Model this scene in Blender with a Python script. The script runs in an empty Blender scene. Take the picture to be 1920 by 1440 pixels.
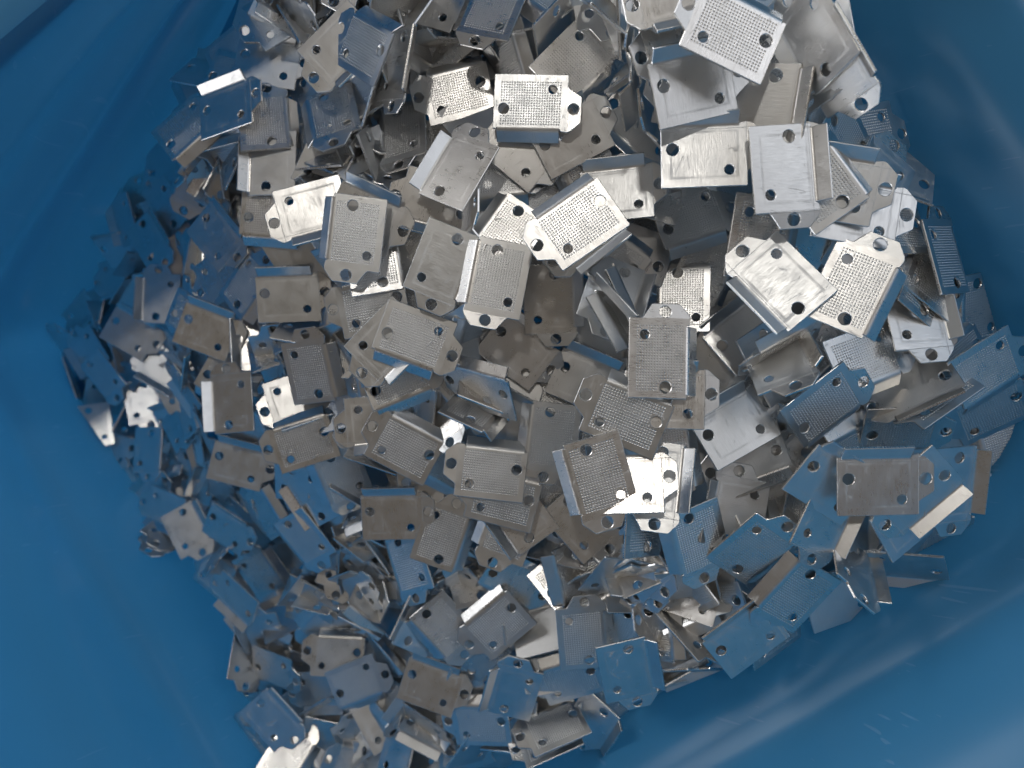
import bpy, math, random
from mathutils import Vector, Matrix
from mathutils.geometry import delaunay_2d_cdt

C = bpy.context.scene
COL = C.collection
R = math.radians
CAM_H = 0.42          # metres from the bench under the bin to the camera

# ------------------------------------------------------------------ camera
cam_data = bpy.data.cameras.new("camera")
cam = bpy.data.objects.new("camera", cam_data)
COL.objects.link(cam)
cam.location = (0, 0, CAM_H)
cam_data.sensor_width = 36.0
cam_data.lens = 36.0 * 1441.0 / 1920.0
cam_data.clip_start = 0.005
cam_data.clip_end = 20.0
cam_data.dof.use_dof = True
cam_data.dof.focus_distance = 0.195
cam_data.dof.aperture_fstop = 15.0 * 1.0
C.camera = cam

# ------------------------------------------------------------------ world: dim warm hall
w = bpy.data.worlds.new("World")
C.world = w
w.use_nodes = True
nt = w.node_tree
bg = nt.nodes["Background"]
tc = nt.nodes.new("ShaderNodeTexCoord")
nz = nt.nodes.new("ShaderNodeTexNoise")
nz.inputs["Scale"].default_value = 2.6
nz.inputs["Detail"].default_value = 2.0
rp = nt.nodes.new("ShaderNodeValToRGB")
rp.color_ramp.elements[0].position = 0.36
rp.color_ramp.elements[0].color = (0.150, 0.139, 0.112, 1)
rp.color_ramp.elements[1].position = 0.66
rp.color_ramp.elements[1].color = (0.30, 0.262, 0.245, 1)
nt.links.new(tc.outputs["Generated"], nz.inputs["Vector"])
nt.links.new(nz.outputs["Fac"], rp.inputs["Fac"])
nt.links.new(rp.outputs["Color"], bg.inputs["Color"])
bg.inputs["Strength"].default_value = 0.46

# ------------------------------------------------------------------ hall lamp and added fill lights
def disk(name, d, dist, size, power, color):
    ld = bpy.data.lights.new(name, 'AREA')
    ld.shape = 'DISK'
    ld.size = size
    ld.energy = power
    ld.color = color
    o = bpy.data.objects.new(name, ld)
    COL.objects.link(o)
    v = Vector(d).normalized()
    tgt = Vector((0.02, 0.03, 0.23))
    o.location = tgt + v * dist
    o.rotation_euler = v.to_track_quat('Z', 'Y').to_euler()
    return o
disk("hall_lamp", (-.15, .36, 1.0), 1.6, 0.09, 2.2, (1.0, 0.96, 0.90))
disk("fill_light", (0.9, 0.55, 0.8), 1.6, 1.5, 7, (0.88, 0.92, 1.0))  # cool source behind the lavender tones on some brackets, also lifts the walls
disk("fill_light", (1.0, -0.75, 0.12), 1.5, 1.2, 12, (0.97, 0.98, 1.0))  # added lamp, no real window: makes the translucent lower-right wall glow from outside
disk("fill_light", (-1.0, 0.7, 0.05), 1.5, 1.2, 16, (0.97, 0.98, 1.0))  # added low fill, shines through the upper-left wall from behind
disk("fill_light", (-0.9, -0.9, 0.05), 1.5, 1.2, 20, (0.97, 0.98, 1.0))  # invented source outside the bin to brighten the lower-left wall
disk("fill_light", (1.0, 0.7, 0.12), 1.5, 1.2, 4, (0.97, 0.98, 1.0))  # weak added fill behind the upper-right wall

C.view_settings.view_transform = 'Standard'
C.view_settings.look = 'None'
C.view_settings.exposure = 0.2
C.view_settings.gamma = 1.0
C.render.engine = 'CYCLES'
C.cycles.max_bounces = 10
C.cycles.glossy_bounces = 6
C.cycles.diffuse_bounces = 4
C.cycles.caustics_reflective = True
C.cycles.sample_clamp_indirect = 4.0
C.cycles.use_denoising = True

# ------------------------------------------------------------------ materials
def new_mat(name):
    m = bpy.data.materials.new(name)
    m.use_nodes = True
    n = m.node_tree
    return m, n, n.nodes["Principled BSDF"]

def math_node(n, op, a, b=None, c=None):
    k = n.nodes.new("ShaderNodeMath")
    k.operation = op
    for i, v in enumerate((a, b, c)):
        if v is None:
            continue
        if isinstance(v, (int, float)):
            k.inputs[i].default_value = v
        else:
            n.links.new(v, k.inputs[i])
    return k.outputs[0]

def aluminium(name, plain, rough):
    m, n, p = new_mat(name)
    tc = n.nodes.new("ShaderNodeTexCoord")
    oi = n.nodes.new("ShaderNodeObjectInfo")
    off = n.nodes.new("ShaderNodeVectorMath"); off.operation = 'SCALE'
    one = n.nodes.new("ShaderNodeCombineXYZ")
    n.links.new(math_node(n, 'MULTIPLY', oi.outputs["Random"], 7.31), one.inputs[0])
    n.links.new(math_node(n, 'MULTIPLY', oi.outputs["Random"], 3.17), one.inputs[1])
    add = n.nodes.new("ShaderNodeVectorMath"); add.operation = 'ADD'
    n.links.new(tc.outputs["Object"], add.inputs[0])
    n.links.new(one.outputs[0], add.inputs[1])
    # rolling grain: long fine lines along the short side of the plate
    mp = n.nodes.new("ShaderNodeMapping")
    mp.inputs["Scale"].default_value = (4600, 500, 900)
    n.links.new(add.outputs[0], mp.inputs[0])
    g = n.nodes.new("ShaderNodeTexNoise"); g.inputs["Scale"].default_value = 1.0; g.inputs["Detail"].default_value = 2.0
    n.links.new(mp.outputs[0], g.inputs["Vector"])
    # soft handling marks
    s = n.nodes.new("ShaderNodeTexNoise"); s.inputs["Scale"].default_value = 190.0; s.inputs["Detail"].default_value = 4.0
    n.links.new(add.outputs[0], s.inputs["Vector"])
    # a few thin scratches
    v = n.nodes.new("ShaderNodeTexVoronoi"); v.feature = 'DISTANCE_TO_EDGE'; v.inputs["Scale"].default_value = 1.0
    mp2 = n.nodes.new("ShaderNodeMapping"); mp2.inputs["Scale"].default_value = (420, 70, 300); mp2.inputs["Rotation"].default_value = (0, 0, 0.9)
    n.links.new(add.outputs[0], mp2.inputs[0]); n.links.new(mp2.outputs[0], v.inputs["Vector"])
    scr = math_node(n, 'LESS_THAN', v.outputs["Distance"], 0.012)
    scr = math_node(n, 'MULTIPLY', scr, math_node(n, 'GREATER_THAN', s.outputs["Fac"], 0.56))
    r = math_node(n, 'MULTIPLY_ADD', g.outputs["Fac"], 0.24, rough - 0.12)
    r = math_node(n, 'ADD', r, math_node(n, 'MULTIPLY', math_node(n, 'SUBTRACT', s.outputs["Fac"], 0.5), 0.20))
    r = math_node(n, 'ADD', r, math_node(n, 'MULTIPLY', oi.outputs["Random"], 0.08))
    r = math_node(n, 'ADD', r, math_node(n, 'MULTIPLY', scr, 0.30))
    hgt = g.outputs["Fac"]
    if plain:
        # the press marks of the knurling tool seen from behind: a worn rectangle and two scribed lines
        sx = n.nodes.new("ShaderNodeSeparateXYZ"); n.links.new(tc.outputs["Object"], sx.inputs[0])
        ax = math_node(n, 'ABSOLUTE', math_node(n, 'SUBTRACT', sx.outputs[0], -0.0001))
        ay = math_node(n, 'ABSOLUTE', math_node(n, 'SUBTRACT', sx.outputs[1], 0.0003))
        dx = math_node(n, 'SUBTRACT', ax, 0.0077)
        dy = math_node(n, 'SUBTRACT', ay, 0.0054)
        dd = math_node(n, 'ABSOLUTE', math_node(n, 'MAXIMUM', dx, dy))
        band = math_node(n, 'SUBTRACT', 1.0, math_node(n, 'MULTIPLY', dd, 2200.0)); 
        band = math_node(n, 'MAXIMUM', band, 0.0)
        band = math_node(n, 'MULTIPLY', band, math_node(n, 'MULTIPLY_ADD', s.outputs["Fac"], 2.0, -0.5))
        band = math_node(n, 'MINIMUM', math_node(n, 'MAXIMUM', band, 0.0), 1.0)
        r = math_node(n, 'ADD', r, math_node(n, 'MULTIPLY', band, math_node(n, 'MULTIPLY_ADD', oi.outputs["Random"], 0.2, 0.12)))
        hgt = math_node(n, 'SUBTRACT', hgt, math_node(n, 'MULTIPLY', band, 0.7))
        l1 = math_node(n, 'LESS_THAN', math_node(n, 'ABSOLUTE', math_node(n, 'ADD', sx.outputs[0], 0.0098)), 0.00008)
        l2 = math_node(n, 'LESS_THAN', math_node(n, 'ABSOLUTE', math_node(n, 'SUBTRACT', sx.outputs[1], 0.0063)), 0.00008)
        ln = math_node(n, 'MAXIMUM', l1, l2)
        r = math_node(n, 'ADD', r, math_node(n, 'MULTIPLY', ln, 0.30))
        hgt = math_node(n, 'SUBTRACT', hgt, math_node(n, 'MULTIPLY', ln, 2.0))
    r = math_node(n, 'MINIMUM', math_node(n, 'MAXIMUM', r, 0.06), 0.75)
    n.links.new(r, p.inputs["Roughness"])
    b = n.nodes.new("ShaderNodeBump"); b.inputs["Strength"].default_value = 1.0; b.inputs["Distance"].default_value = 0.00002
    n.links.new(hgt, b.inputs["Height"]); n.links.new(b.outputs[0], p.inputs["Normal"])
    cr = n.nodes.new("ShaderNodeValToRGB")
    cr.color_ramp.elements[0].color = (0.74, 0.73, 0.71, 1); cr.color_ramp.elements[1].color = (0.88, 0.87, 0.85, 1)
    n.links.new(s.outputs["Fac"], cr.inputs[0])
    # each blank comes from a slightly different coil
    tint = n.nodes.new("ShaderNodeMix"); tint.data_type = 'RGBA'; tint.blend_type = 'MULTIPLY'; tint.inputs["Factor"].default_value = 1.0
    tr_ = n.nodes.new("ShaderNodeValToRGB")
    tr_.color_ramp.elements[0].color = (1.0, 0.975, 0.95, 1); tr_.color_ramp.elements[1].color = (0.95, 0.975, 1.0, 1)
    n.links.new(oi.outputs["Random"], tr_.inputs[0])
    n.links.new(cr.outputs[0], tint.inputs["A"]); n.links.new(tr_.outputs[0], tint.inputs["B"])
    n.links.new(tint.outputs["Result"], p.inputs["Base Color"])
    p.inputs["Metallic"].default_value = 1.0
    return m

MAT_FACE = aluminium("aluminium_dimpled_side", False, 0.30)
MAT_BACK = aluminium("aluminium_plain_side", True, 0.31)
MAT_EDGE = aluminium("aluminium_cut_edge", False, 0.24)

def blue_plastic():
    m, n, p = new_mat("blue_plastic")
    tc = n.nodes.new("ShaderNodeTexCoord")
    a = n.nodes.new("ShaderNodeTexNoise"); a.inputs["Scale"].default_value = 9.0; a.inputs["Detail"].default_value = 3.0
    n.links.new(tc.outputs["Object"], a.inputs["Vector"])
    cr = n.nodes.new("ShaderNodeValToRGB")
    cr.color_ramp.elements[0].position = 0.3; cr.color_ramp.elements[1].position = 0.7
    cr.color_ramp.elements[0].color = (0.07, 0.28, 0.47, 1); cr.color_ramp.elements[1].color = (0.11, 0.35, 0.57, 1)
    n.links.new(a.outputs["Fac"], cr.inputs[0])
    # scuffs: pale short scratches
    b = n.nodes.new("ShaderNodeTexNoise"); b.inputs["Scale"].default_value = 38.0; b.inputs["Detail"].default_value = 3.0
    n.links.new(tc.outputs["Object"], b.inputs["Vector"])
    ks = []
    for rot, sc in (((0.4, 0.2, 0.5), (40, 900, 90)), ((0.1, 0.5, 2.1), (55, 1300, 120))):
        mp = n.nodes.new("ShaderNodeMapping"); mp.inputs["Scale"].default_value = sc; mp.inputs["Rotation"].default_value = rot
        n.links.new(tc.outputs["Object"], mp.inputs[0])
        v = n.nodes.new("ShaderNodeTexNoise"); v.inputs["Scale"].default_value = 1.0; v.inputs["Detail"].default_value = 0.0
        n.links.new(mp.outputs[0], v.inputs["Vector"])
        ks.append(math_node(n, 'GREATER_THAN', v.outputs["Fac"], 0.795))
    k = math_node(n, 'MULTIPLY', math_node(n, 'MAXIMUM', ks[0], ks[1]), math_node(n, 'GREATER_THAN', b.outputs["Fac"], 0.52))
    mx = n.nodes.new("ShaderNodeMix"); mx.data_type = 'RGBA'
    n.links.new(math_node(n, 'MULTIPLY', k, 0.35), mx.inputs["Factor"])
    n.links.new(cr.outputs[0], mx.inputs["A"]); mx.inputs["B"].default_value = (0.35, 0.55, 0.75, 1)
    n.links.new(mx.outputs["Result"], p.inputs["Base Color"])
    rr = math_node(n, 'MULTIPLY_ADD', a.outputs["Fac"], 0.22, 0.17)
    rr = math_node(n, 'ADD', rr, math_node(n, 'MULTIPLY', b.outputs["Fac"], 0.08))
    n.links.new(rr, p.inputs["Roughness"])
    p.inputs["IOR"].default_value = 1.52
    p.inputs["Subsurface Weight"].default_value = 0.0
    bp = n.nodes.new("ShaderNodeBump"); bp.inputs["Strength"].default_value = 0.25; bp.inputs["Distance"].default_value = 0.0006
    c = n.nodes.new("ShaderNodeTexNoise"); c.inputs["Scale"].default_value = 22.0; c.inputs["Detail"].default_value = 2.0
    n.links.new(tc.outputs["Object"], c.inputs["Vector"])
    n.links.new(c.outputs["Fac"], bp.inputs["Height"]); n.links.new(bp.outputs[0], p.inputs["Normal"])
    # the thin sheet lets light through
    tr = n.nodes.new("ShaderNodeBsdfTranslucent")
    tr.inputs["Color"].default_value = (0.16, 0.46, 0.68, 1)
    ms = n.nodes.new("ShaderNodeMixShader"); ms.inputs[0].default_value = 0.48
    out = [k for k in n.nodes if k.type == 'OUTPUT_MATERIAL'][0]
    n.links.new(p.outputs[0], ms.inputs[1]); n.links.new(tr.outputs[0], ms.inputs[2]); n.links.new(ms.outputs[0], out.inputs[0])
    return m
MAT_BIN = blue_plastic()

# ------------------------------------------------------------------ helpers
def link_mesh(name, me, parent=None):
    o = bpy.data.objects.new(name, me)
    COL.objects.link(o)
    if parent is not None:
        o.parent = parent
    return o

def make_mesh(name, verts, faces, mats, midx, smooth=None, normals=None):
    me = bpy.data.meshes.new(name)
    me.from_pydata(verts, [], faces)
    for m in mats:
        me.materials.append(m)
    me.polygons.foreach_set("material_index", midx)
    if smooth is not None:
        me.polygons.foreach_set("use_smooth", smooth)
    me.update()
    if normals is not None:
        me.normals_split_custom_set(normals)
    return me

# ------------------------------------------------------------------ the bin
def bpt(px, py, d):
    return Vector(((px - 960) / 1441.0 * d, (720 - py) / 1441.0 * d, CAM_H - d))
# corners of the tub (x, y, distance below the camera) in mm where the heap touches the wall, and at the rim
CONTACT = [(-222, 20, 340), (-52, 154, 214), (40, 152, 188), (166, -6, 200), (-62, -192, 292)]
RIM     = [(-209, 0, 205), (-41, 128, 178), (100, 228, 80), (268, -10, 20), (-70, -262, 50)]
RAD     = [16, 30, 30, 34, 34]
def tub_ring(t, grow=0.0, drop=0.0):
    P = [Vector(a) * (1 - t) + Vector(b) * t for a, b in zip(CONTACT, RIM)]
    cen = sum(P, Vector((0, 0, 0))) / len(P)
    n = len(P); out = []
    # push every side outwards by "grow"
    Q = []
    for i in range(n):
        a = P[i] - P[i - 1]; b = P[(i + 1) % n] - P[i]
        na = Vector((a.y, -a.x, 0)).normalized(); nb = Vector((b.y, -b.x, 0)).normalized()
        if na.dot(P[i] - cen) < 0: na = -na
        if nb.dot(P[i] - cen) < 0: nb = -nb
        m = (na + nb).normalized()
        Q.append(P[i] + m * (grow / max(.5, m.dot(na))))
    for i in range(n):
        A = Q[i - 1]; B = Q[(i + 1) % n]; p = Q[i]
        ra = min(RAD[i], (A - p).length * .45); rb = min(RAD[i], (B - p).length * .45)
        pa = p + (A - p).normalized() * ra; pb = p + (B - p).normalized() * rb
        for k in range(9):
            s = k / 8
            q = pa * (1 - s) ** 2 + p * 2 * s * (1 - s) + pb * s * s
            out.append(q)
        # straight run to the next corner
        nx = Q[(i + 1) % n]; nn = Q[(i + 2) % n]
        r2 = min(RAD[(i + 1) % n], (p - nx).length * .45)
        pe = nx + (p - nx).normalized() * r2
        for k in range(1, 14):
            s = k / 14
            q = pb * (1 - s) + pe * s
            # the thin wall bows a little
            a = (pe - pb).normalized(); nrm = Vector((a.y, -a.x, 0))
            if nrm.dot(q - cen) < 0: nrm = -nrm
            q = q + nrm * (math.sin(s * math.pi) * 2.5 + math.sin(s * 9 + t * 4 + i * 2) * 0.8 * math.sin(s * math.pi))
            out.append(q)
    return [Vector((q.x / 1000, q.y / 1000, CAM_H - (q.z + drop) / 1000)) for q in out]
def step(t, c, w):
    return 1 / (1 + math.exp(-(t - c) / w))
def tub_profile(t):
    return 7.0 * step(t, .085, .010) + 4.0 * step(t, .30, .02) + 4.0 * step(t, .58, .02) + 1.2 * math.sin(t * 19)
TS = [-.55, -.3, -.1] + [i / 60 for i in range(0, 61)]
inner = [tub_ring(t, tub_profile(t)) for t in TS]
outer = [tub_ring(t, tub_profile(t) + 3.0) for t in TS]
nr = len(inner[0])
def loft(rings, flip):
    vs = []; fs = []
    for r in rings: vs += [tuple(q) for q in r]
    n = len(rings[0])
    for k in range(len(rings) - 1):
        for i in range(n):
            j = (i + 1) % n
            q = [k * n + i, k * n + j, (k + 1) * n + j, (k + 1) * n + i]
            fs.append(q if flip else q[::-1])
    return vs, fs
tub = bpy.data.objects.new("plastic_bin", None)
COL.objects.link(tub)
tub["label"] = "semi-translucent blue plastic bin with smooth scuffed walls around the heap of brackets"
tub["category"] = "bin"
vi, fi = loft(inner, True)
vo, fo = loft(outer, False)
m_ = len(vi)
link_mesh("side_wall", make_mesh("side_wall", vi + vo, fi + [[q + m_ for q in f] for f in fo], (MAT_BIN,), [0] * (len(fi) + len(fo)), [True] * (len(fi) + len(fo))), tub)
# floor panel
fl = inner[0]; fo_ = outer[0]
cz = sum((q.z for q in fl)) / nr
vv = [tuple(q) for q in fl] + [(q.x, q.y, q.z - .003) for q in fl]
ff = [list(range(nr)), list(range(nr, 2 * nr))[::-1]] + [[i, (i + 1) % nr, nr + (i + 1) % nr, nr + i] for i in range(nr)]
link_mesh("base_panel", make_mesh("base_panel", vv, ff, (MAT_BIN,), [0] * len(ff)), tub)
# turned-over rim lip
lipr = []
for g, dr in ((0, 0), (1.2, -1.6), (4, -2.4), (14, -2.4), (17, -1.6), (18, 1), (18, 9), (15.5, 9), (15.5, 1.5), (3, .8)):
    lipr.append(tub_ring(1.0, tub_profile(1.0) + g, dr))
lipr.append(lipr[0])
vl, fl2 = loft(lipr, True)
link_mesh("rim_lip", make_mesh("rim_lip", vl, fl2, (MAT_BIN,), [0] * len(fl2), [True] * len(fl2)), tub)

# ------------------------------------------------------------------ the stamped bracket
W = 0.020
CH = 0.007           # chamfer (fraction of W)
TH = 0.036           # sheet thickness
OUT = [(0, 0), (1, 0), (1, .725), (.957, .73), (.95, .70), (.10, .70), (.085, .75), (0, .765), (-.045, .75),
       (-.185, .63), (-.185, .29), (-.02, .185), (0, .165)]
ROUND = {0: .02, 1: .02, 2: .015, 3: .008, 7: .0, 8: .01, 9: .014, 10: .014, 11: .012}
BENDSEG = (4, 5)     # outline vertices between which the flange joins the plate
HOLES = [(-.08, .45, .075), (.86, .46, .073), (.21, .195, .059)]

def rounded_outline():
    pts = []; tags = []
    n = len(OUT)
    for i, p in enumerate(OUT):
        r = ROUND.get(i, 0)
        P = Vector(p); A = Vector(OUT[i - 1]); B = Vector(OUT[(i + 1) % n])
        if r > 0:
            a = (A - P).normalized() * r; b = (B - P).normalized() * r
            for t in (0.0, 0.33, 0.67, 1.0):
                q = P + a * (1 - t) ** 2 + b * t ** 2
                pts.append(q); tags.append(i)
        else:
            pts.append(P); tags.append(i)
    return pts, tags

def inset(pts, tags, c):
    out = []
    n = len(pts)
    for i, p in enumerate(pts):
        a = (p - pts[i - 1]); b = (pts[(i + 1) % n] - p)
        if tags[i] == BENDSEG[0]:
            out.append(Vector((p.x - c, p.y))); continue
        if tags[i] == BENDSEG[1]:
            out.append(Vector((p.x + c, p.y))); continue
        na = Vector((-a.y, a.x)).normalized(); nb = Vector((-b.y, b.x)).normalized()
        m = (na + nb)
        m = m / max(m.length, 1e-6)
        k = c / max(0.45, m.dot(na))
        out.append(p + m * k)
    return out

def tri(loops, extra=()):
    """constrained triangulation of the first loop minus the others; extra = further loops kept as edges"""
    vs = []; ed = []
    for lp in list(loops) + list(extra):
        s = len(vs); vs += [Vector((q[0], q[1])) for q in lp]
        ed += [(s + i, s + (i + 1) % len(lp)) for i in range(len(lp))]
    return vs, ed

def inside_poly(x, y, poly):
    c = False
    for i in range(len(poly)):
        x1, y1 = poly[i]; x2, y2 = poly[(i + 1) % len(poly)]
        if (y1 > y) != (y2 > y) and x < (x2 - x1) * (y - y1) / (y2 - y1) + x1:
            c = not c
    return c

def build_bracket(dimples=True):
    outer, tags = rounded_outline()
    inn = inset(outer, tags, CH)
    NH = 20 if dimples else 14
    def circ(h, r):
        return [Vector((h[0] + r * math.cos(2 * math.pi * k / NH), h[1] + r * math.sin(2 * math.pi * k / NH))) for k in range(NH)]
    hin = [circ(h, h[2]) for h in HOLES]
    hout = [circ(h, h[2] + CH) for h in HOLES]
    V = []; F = []; MI = []; NRM = []; SM = []; PART = []
    def loc(u, v, z):
        return ((u - .5) * W, (v - .37) * W, z * W)
    def face(idx, mi, part, nr=None, sm=False):
        F.append(idx); MI.append(mi); PART.append(part); SM.append(True if nr else sm); NRM.append(nr)
    def add(u, v, z):
        V.append(loc(u, v, z)); return len(V) - 1
    # flat faces -------------------------------------------------------
    dims = []
    if dimples:
        nx_, ny_ = 24, 17
        for i in range(nx_):
            for j in range(ny_):
                u = .105 + i * (.79 / (nx_ - 1)); v = .108 + j * (.555 / (ny_ - 1))
                if any(math.hypot(u - h[0], v - h[1]) < h[2] + .022 for h in HOLES):
                    continue
                dims.append((u, v))
    for side in (0, 1):
        z = 0.0 if side == 0 else -TH
        extra = []
        if side == 0:
            for (u, v) in dims:
                extra.append([(u + DR * math.cos(math.pi / 3 * k + .5), v + DR * math.sin(math.pi / 3 * k + .5)) for k in range(6)])
        vs, ed = tri([inn] + hout, extra)
        # dividing line between tab and plate
        ia = min(range(len(inn)), key=lambda i: (inn[i] - Vector((0, .172))).length)
        ib = min(range(len(inn)), key=lambda i: (inn[i] - Vector((0, .757))).length)
        ed.append((ia, ib))
        rv, re, rf, _, _, _ = delaunay_2d_cdt(vs, ed, [], 0, 1e-6)
        base = len(V)
        for q in rv:
            add(q.x, q.y, z)
        dset = []
        for f in rf:
            cx = sum(rv[i].x for i in f) / len(f); cy = sum(rv[i].y for i in f) / len(f)
            if not inside_poly(cx, cy, inn):
                continue
            if any(math.hypot(cx - h[0], cy - h[1]) < (h[2] + CH) * .985 for h in HOLES):
                continue
            if side == 0 and dims and .08 < cx < .92 and .08 < cy < .69:
                gx = (cx - .105) / (.79 / 23); gy = (cy - .108) / (.555 / 16)
                du = abs(gx - round(gx)) * .79 / 23; dv = abs(gy - round(gy)) * .555 / 16
                uu = .105 + round(gx) * .79 / 23; vv = .108 + round(gy) * .555 / 16
                if math.hypot(du, dv) < DR * .90 and 0 <= round(gx) < 24 and 0 <= round(gy) < 17 and not any(math.hypot(uu - h[0], vv - h[1]) < h[2] + .022 for h in HOLES):
                    continue
            part = 1 if cx < 0 else 0
            idx = [base + i for i in f]
            a, b, c = (Vector(V[idx[k]]) for k in range(3))
            up = (b - a).cross(c - a).z > 0
            if up != (side == 0):
                idx.reverse()
            face(idx, 0 if side == 0 else 1, part)
    for (u, v) in dims:
        ring = [add(u + DR * math.cos(math.pi / 3 * k + .5), v + DR * math.sin(math.pi / 3 * k + .5), 0) for k in range(6)]
        cen = add(u, v, -DD)
        for k in range(6):
            face([ring[k], ring[(k + 1) % 6], cen], 0, 0, None, True)
    # rim: chamfers and cut edge -----------------------------------------
    def rim(inner, outerl, hole):
        n = len(inner)
        rows = []
        for q, qq, z in ((inner, None, 0.0), (outerl, None, -CH), (outerl, None, -TH + CH), (inner, None, -TH)):
            rows.append([add(p.x, p.y, z) for p in q])
        for i in range(n):
            j = (i + 1) % n
            if not hole and tags[i] == BENDSEG[0] and tags[j] == BENDSEG[1]:
                continue
            mid = (inner[i].x + inner[j].x) / 2
            part = 1 if mid < 0 else 0
            for r in range(3):
                q = [rows[r][i], rows[r][j], rows[r + 1][j], rows[r + 1][i]]
                q = q if hole else q[::-1]
                face(q, 2 if r == 1 else (0 if r == 0 else 1), part)
    rim(inn, outer, False)
    for a, b in zip(hout, hin):
        rim(a, b, True)
    # flange: a bend then a flat lip ---------------------------------
    BA = R(43); RO = .10; NB = 9 if dimples else 5; L = .15
    prof = []
    for k in range(NB + 1):
        a = BA * k / NB
        prof.append((.70 + RO * math.sin(a), -RO * (1 - math.cos(a)), a))
    ve, ze = prof[-1][0], prof[-1][1]
    for l in (.06, L - CH):
        prof.append((ve + l * math.cos(BA), ze - l * math.sin(BA), BA))
    u0, u1 = .10, .95
    def nrm(a, s):
        return (0.0, math.sin(a) * s, math.cos(a) * s)
    cols_u = [u0 + CH, u1 - CH]
    top = []; bot = []; st = []; sb = []
    for (v, z, a) in prof:
        n_ = (math.sin(a), math.cos(a))
        top.append([add(u, v, z) for u in cols_u])
        bot.append([add(u, v - n_[0] * TH, z - n_[1] * TH) for u in cols_u])
        st.append([add(u, v - n_[0] * CH, z - n_[1] * CH) for u in (u0, u1)])
        sb.append([add(u, v - n_[0] * (TH - CH), z - n_[1] * (TH - CH)) for u in (u0, u1)])
    for k in range(len(prof) - 1):
        a0, a1 = prof[k][2], prof[k + 1][2]
        face([top[k][0], top[k][1], top[k + 1][1], top[k + 1][0]], 0, 2, [nrm(a0, 1), nrm(a0, 1), nrm(a1, 1), nrm(a1, 1)])
        face([bot[k][1], bot[k][0], bot[k + 1][0], bot[k + 1][1]], 1, 2, [nrm(a0, -1), nrm(a0, -1), nrm(a1, -1), nrm(a1, -1)])
        for e, (ti, fl) in enumerate(((0, 0), (1, 1))):
            for (x, y, mi) in ((top, st, 0), (st, sb, 2), (sb, bot, 1)):
                q = [x[k][ti], x[k + 1][ti], y[k + 1][ti], y[k][ti]]
                if fl: q.reverse()
                face(q, mi, 2)
    # outer lip
    v, z, a = prof[-1]
    n_ = (math.sin(a), math.cos(a)); t_ = (math.cos(a), -math.sin(a))
    def lip(d, e, uo):
        return [add(u, v - n_[0] * d + t_[0] * e, z - n_[1] * d + t_[1] * e) for u in uo]
    la = lip(CH, CH, cols_u); lb = lip(TH - CH, CH, cols_u)
    face([top[-1][0], top[-1][1], la[1], la[0]], 0, 2)
    face([la[0], la[1], lb[1], lb[0]], 2, 2)
    face([lb[0], lb[1], bot[-1][1], bot[-1][0]], 1, 2)
    for ti in (0, 1):
        q = [st[-1][ti], la[ti], lb[ti], sb[-1][ti]]
        t1 = [top[-1][ti], la[ti], st[-1][ti]]; t2 = [sb[-1][ti], lb[ti], bot[-1][ti]]
        if ti == 1: q.reverse(); t1.reverse(); t2.reverse()
        face(q, 2, 2); face(t1, 0, 2); face(t2, 1, 2)
    # a little overall warp so that the sheet does not read as a perfect mirror
    def warp(p, n=None):
        return p
    meshes = []
    names = ("plate", "mounting_tab", "bent_flange")
    for part in (0, 1, 2):
        ids = [i for i in range(len(F)) if PART[i] == part]
        used = {}; vv = []; ff = []; mi = []; sm = []; nn = []
        for i in ids:
            idx = []
            for q in F[i]:
                if q not in used:
                    used[q] = len(vv); vv.append(V[q])
                idx.append(used[q])
            ff.append(idx); mi.append(MI[i]); sm.append(SM[i])
            if part == 2:
                if NRM[i]:
                    nn += NRM[i]
                else:
                    a, b, c = (Vector(V[F[i][k]]) for k in range(3))
                    q = (b - a).cross(c - a); q = q.normalized() if q.length > 0 else Vector((0, 0, 1))
                    nn += [tuple(q)] * len(F[i])
        if part == 2:
            sm = [True] * len(ff)
        meshes.append(make_mesh(names[part], vv, ff, (MAT_FACE, MAT_BACK, MAT_EDGE), mi, sm, nn if part == 2 else None))
    return meshes
DR, DD = .0140, .0125

full = build_bracket(True)

def pose(o, rec):
    face, x, y, d, th, nx, ny = rec
    ph = th + math.pi
    ex = Vector((math.cos(ph), math.sin(ph), 0))
    if face == 0:
        ey = Vector((-ex.y, ex.x, 0)); ez = Vector((0, 0, 1))
    else:
        ey = Vector((ex.y, -ex.x, 0)); ez = Vector((0, 0, -1))
    M = Matrix((ex, ey, ez)).transposed()
    s = math.hypot(nx, ny)
    if s > 1e-6:
        M = Matrix.Rotation(math.asin(min(.985, s)), 3, Vector((-ny / s, nx / s, 0))) @ M
    M4 = M.to_4x4()
    M4.translation = Vector((x / 1000, y / 1000, CAM_H - d / 1000))
    return M4

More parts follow.
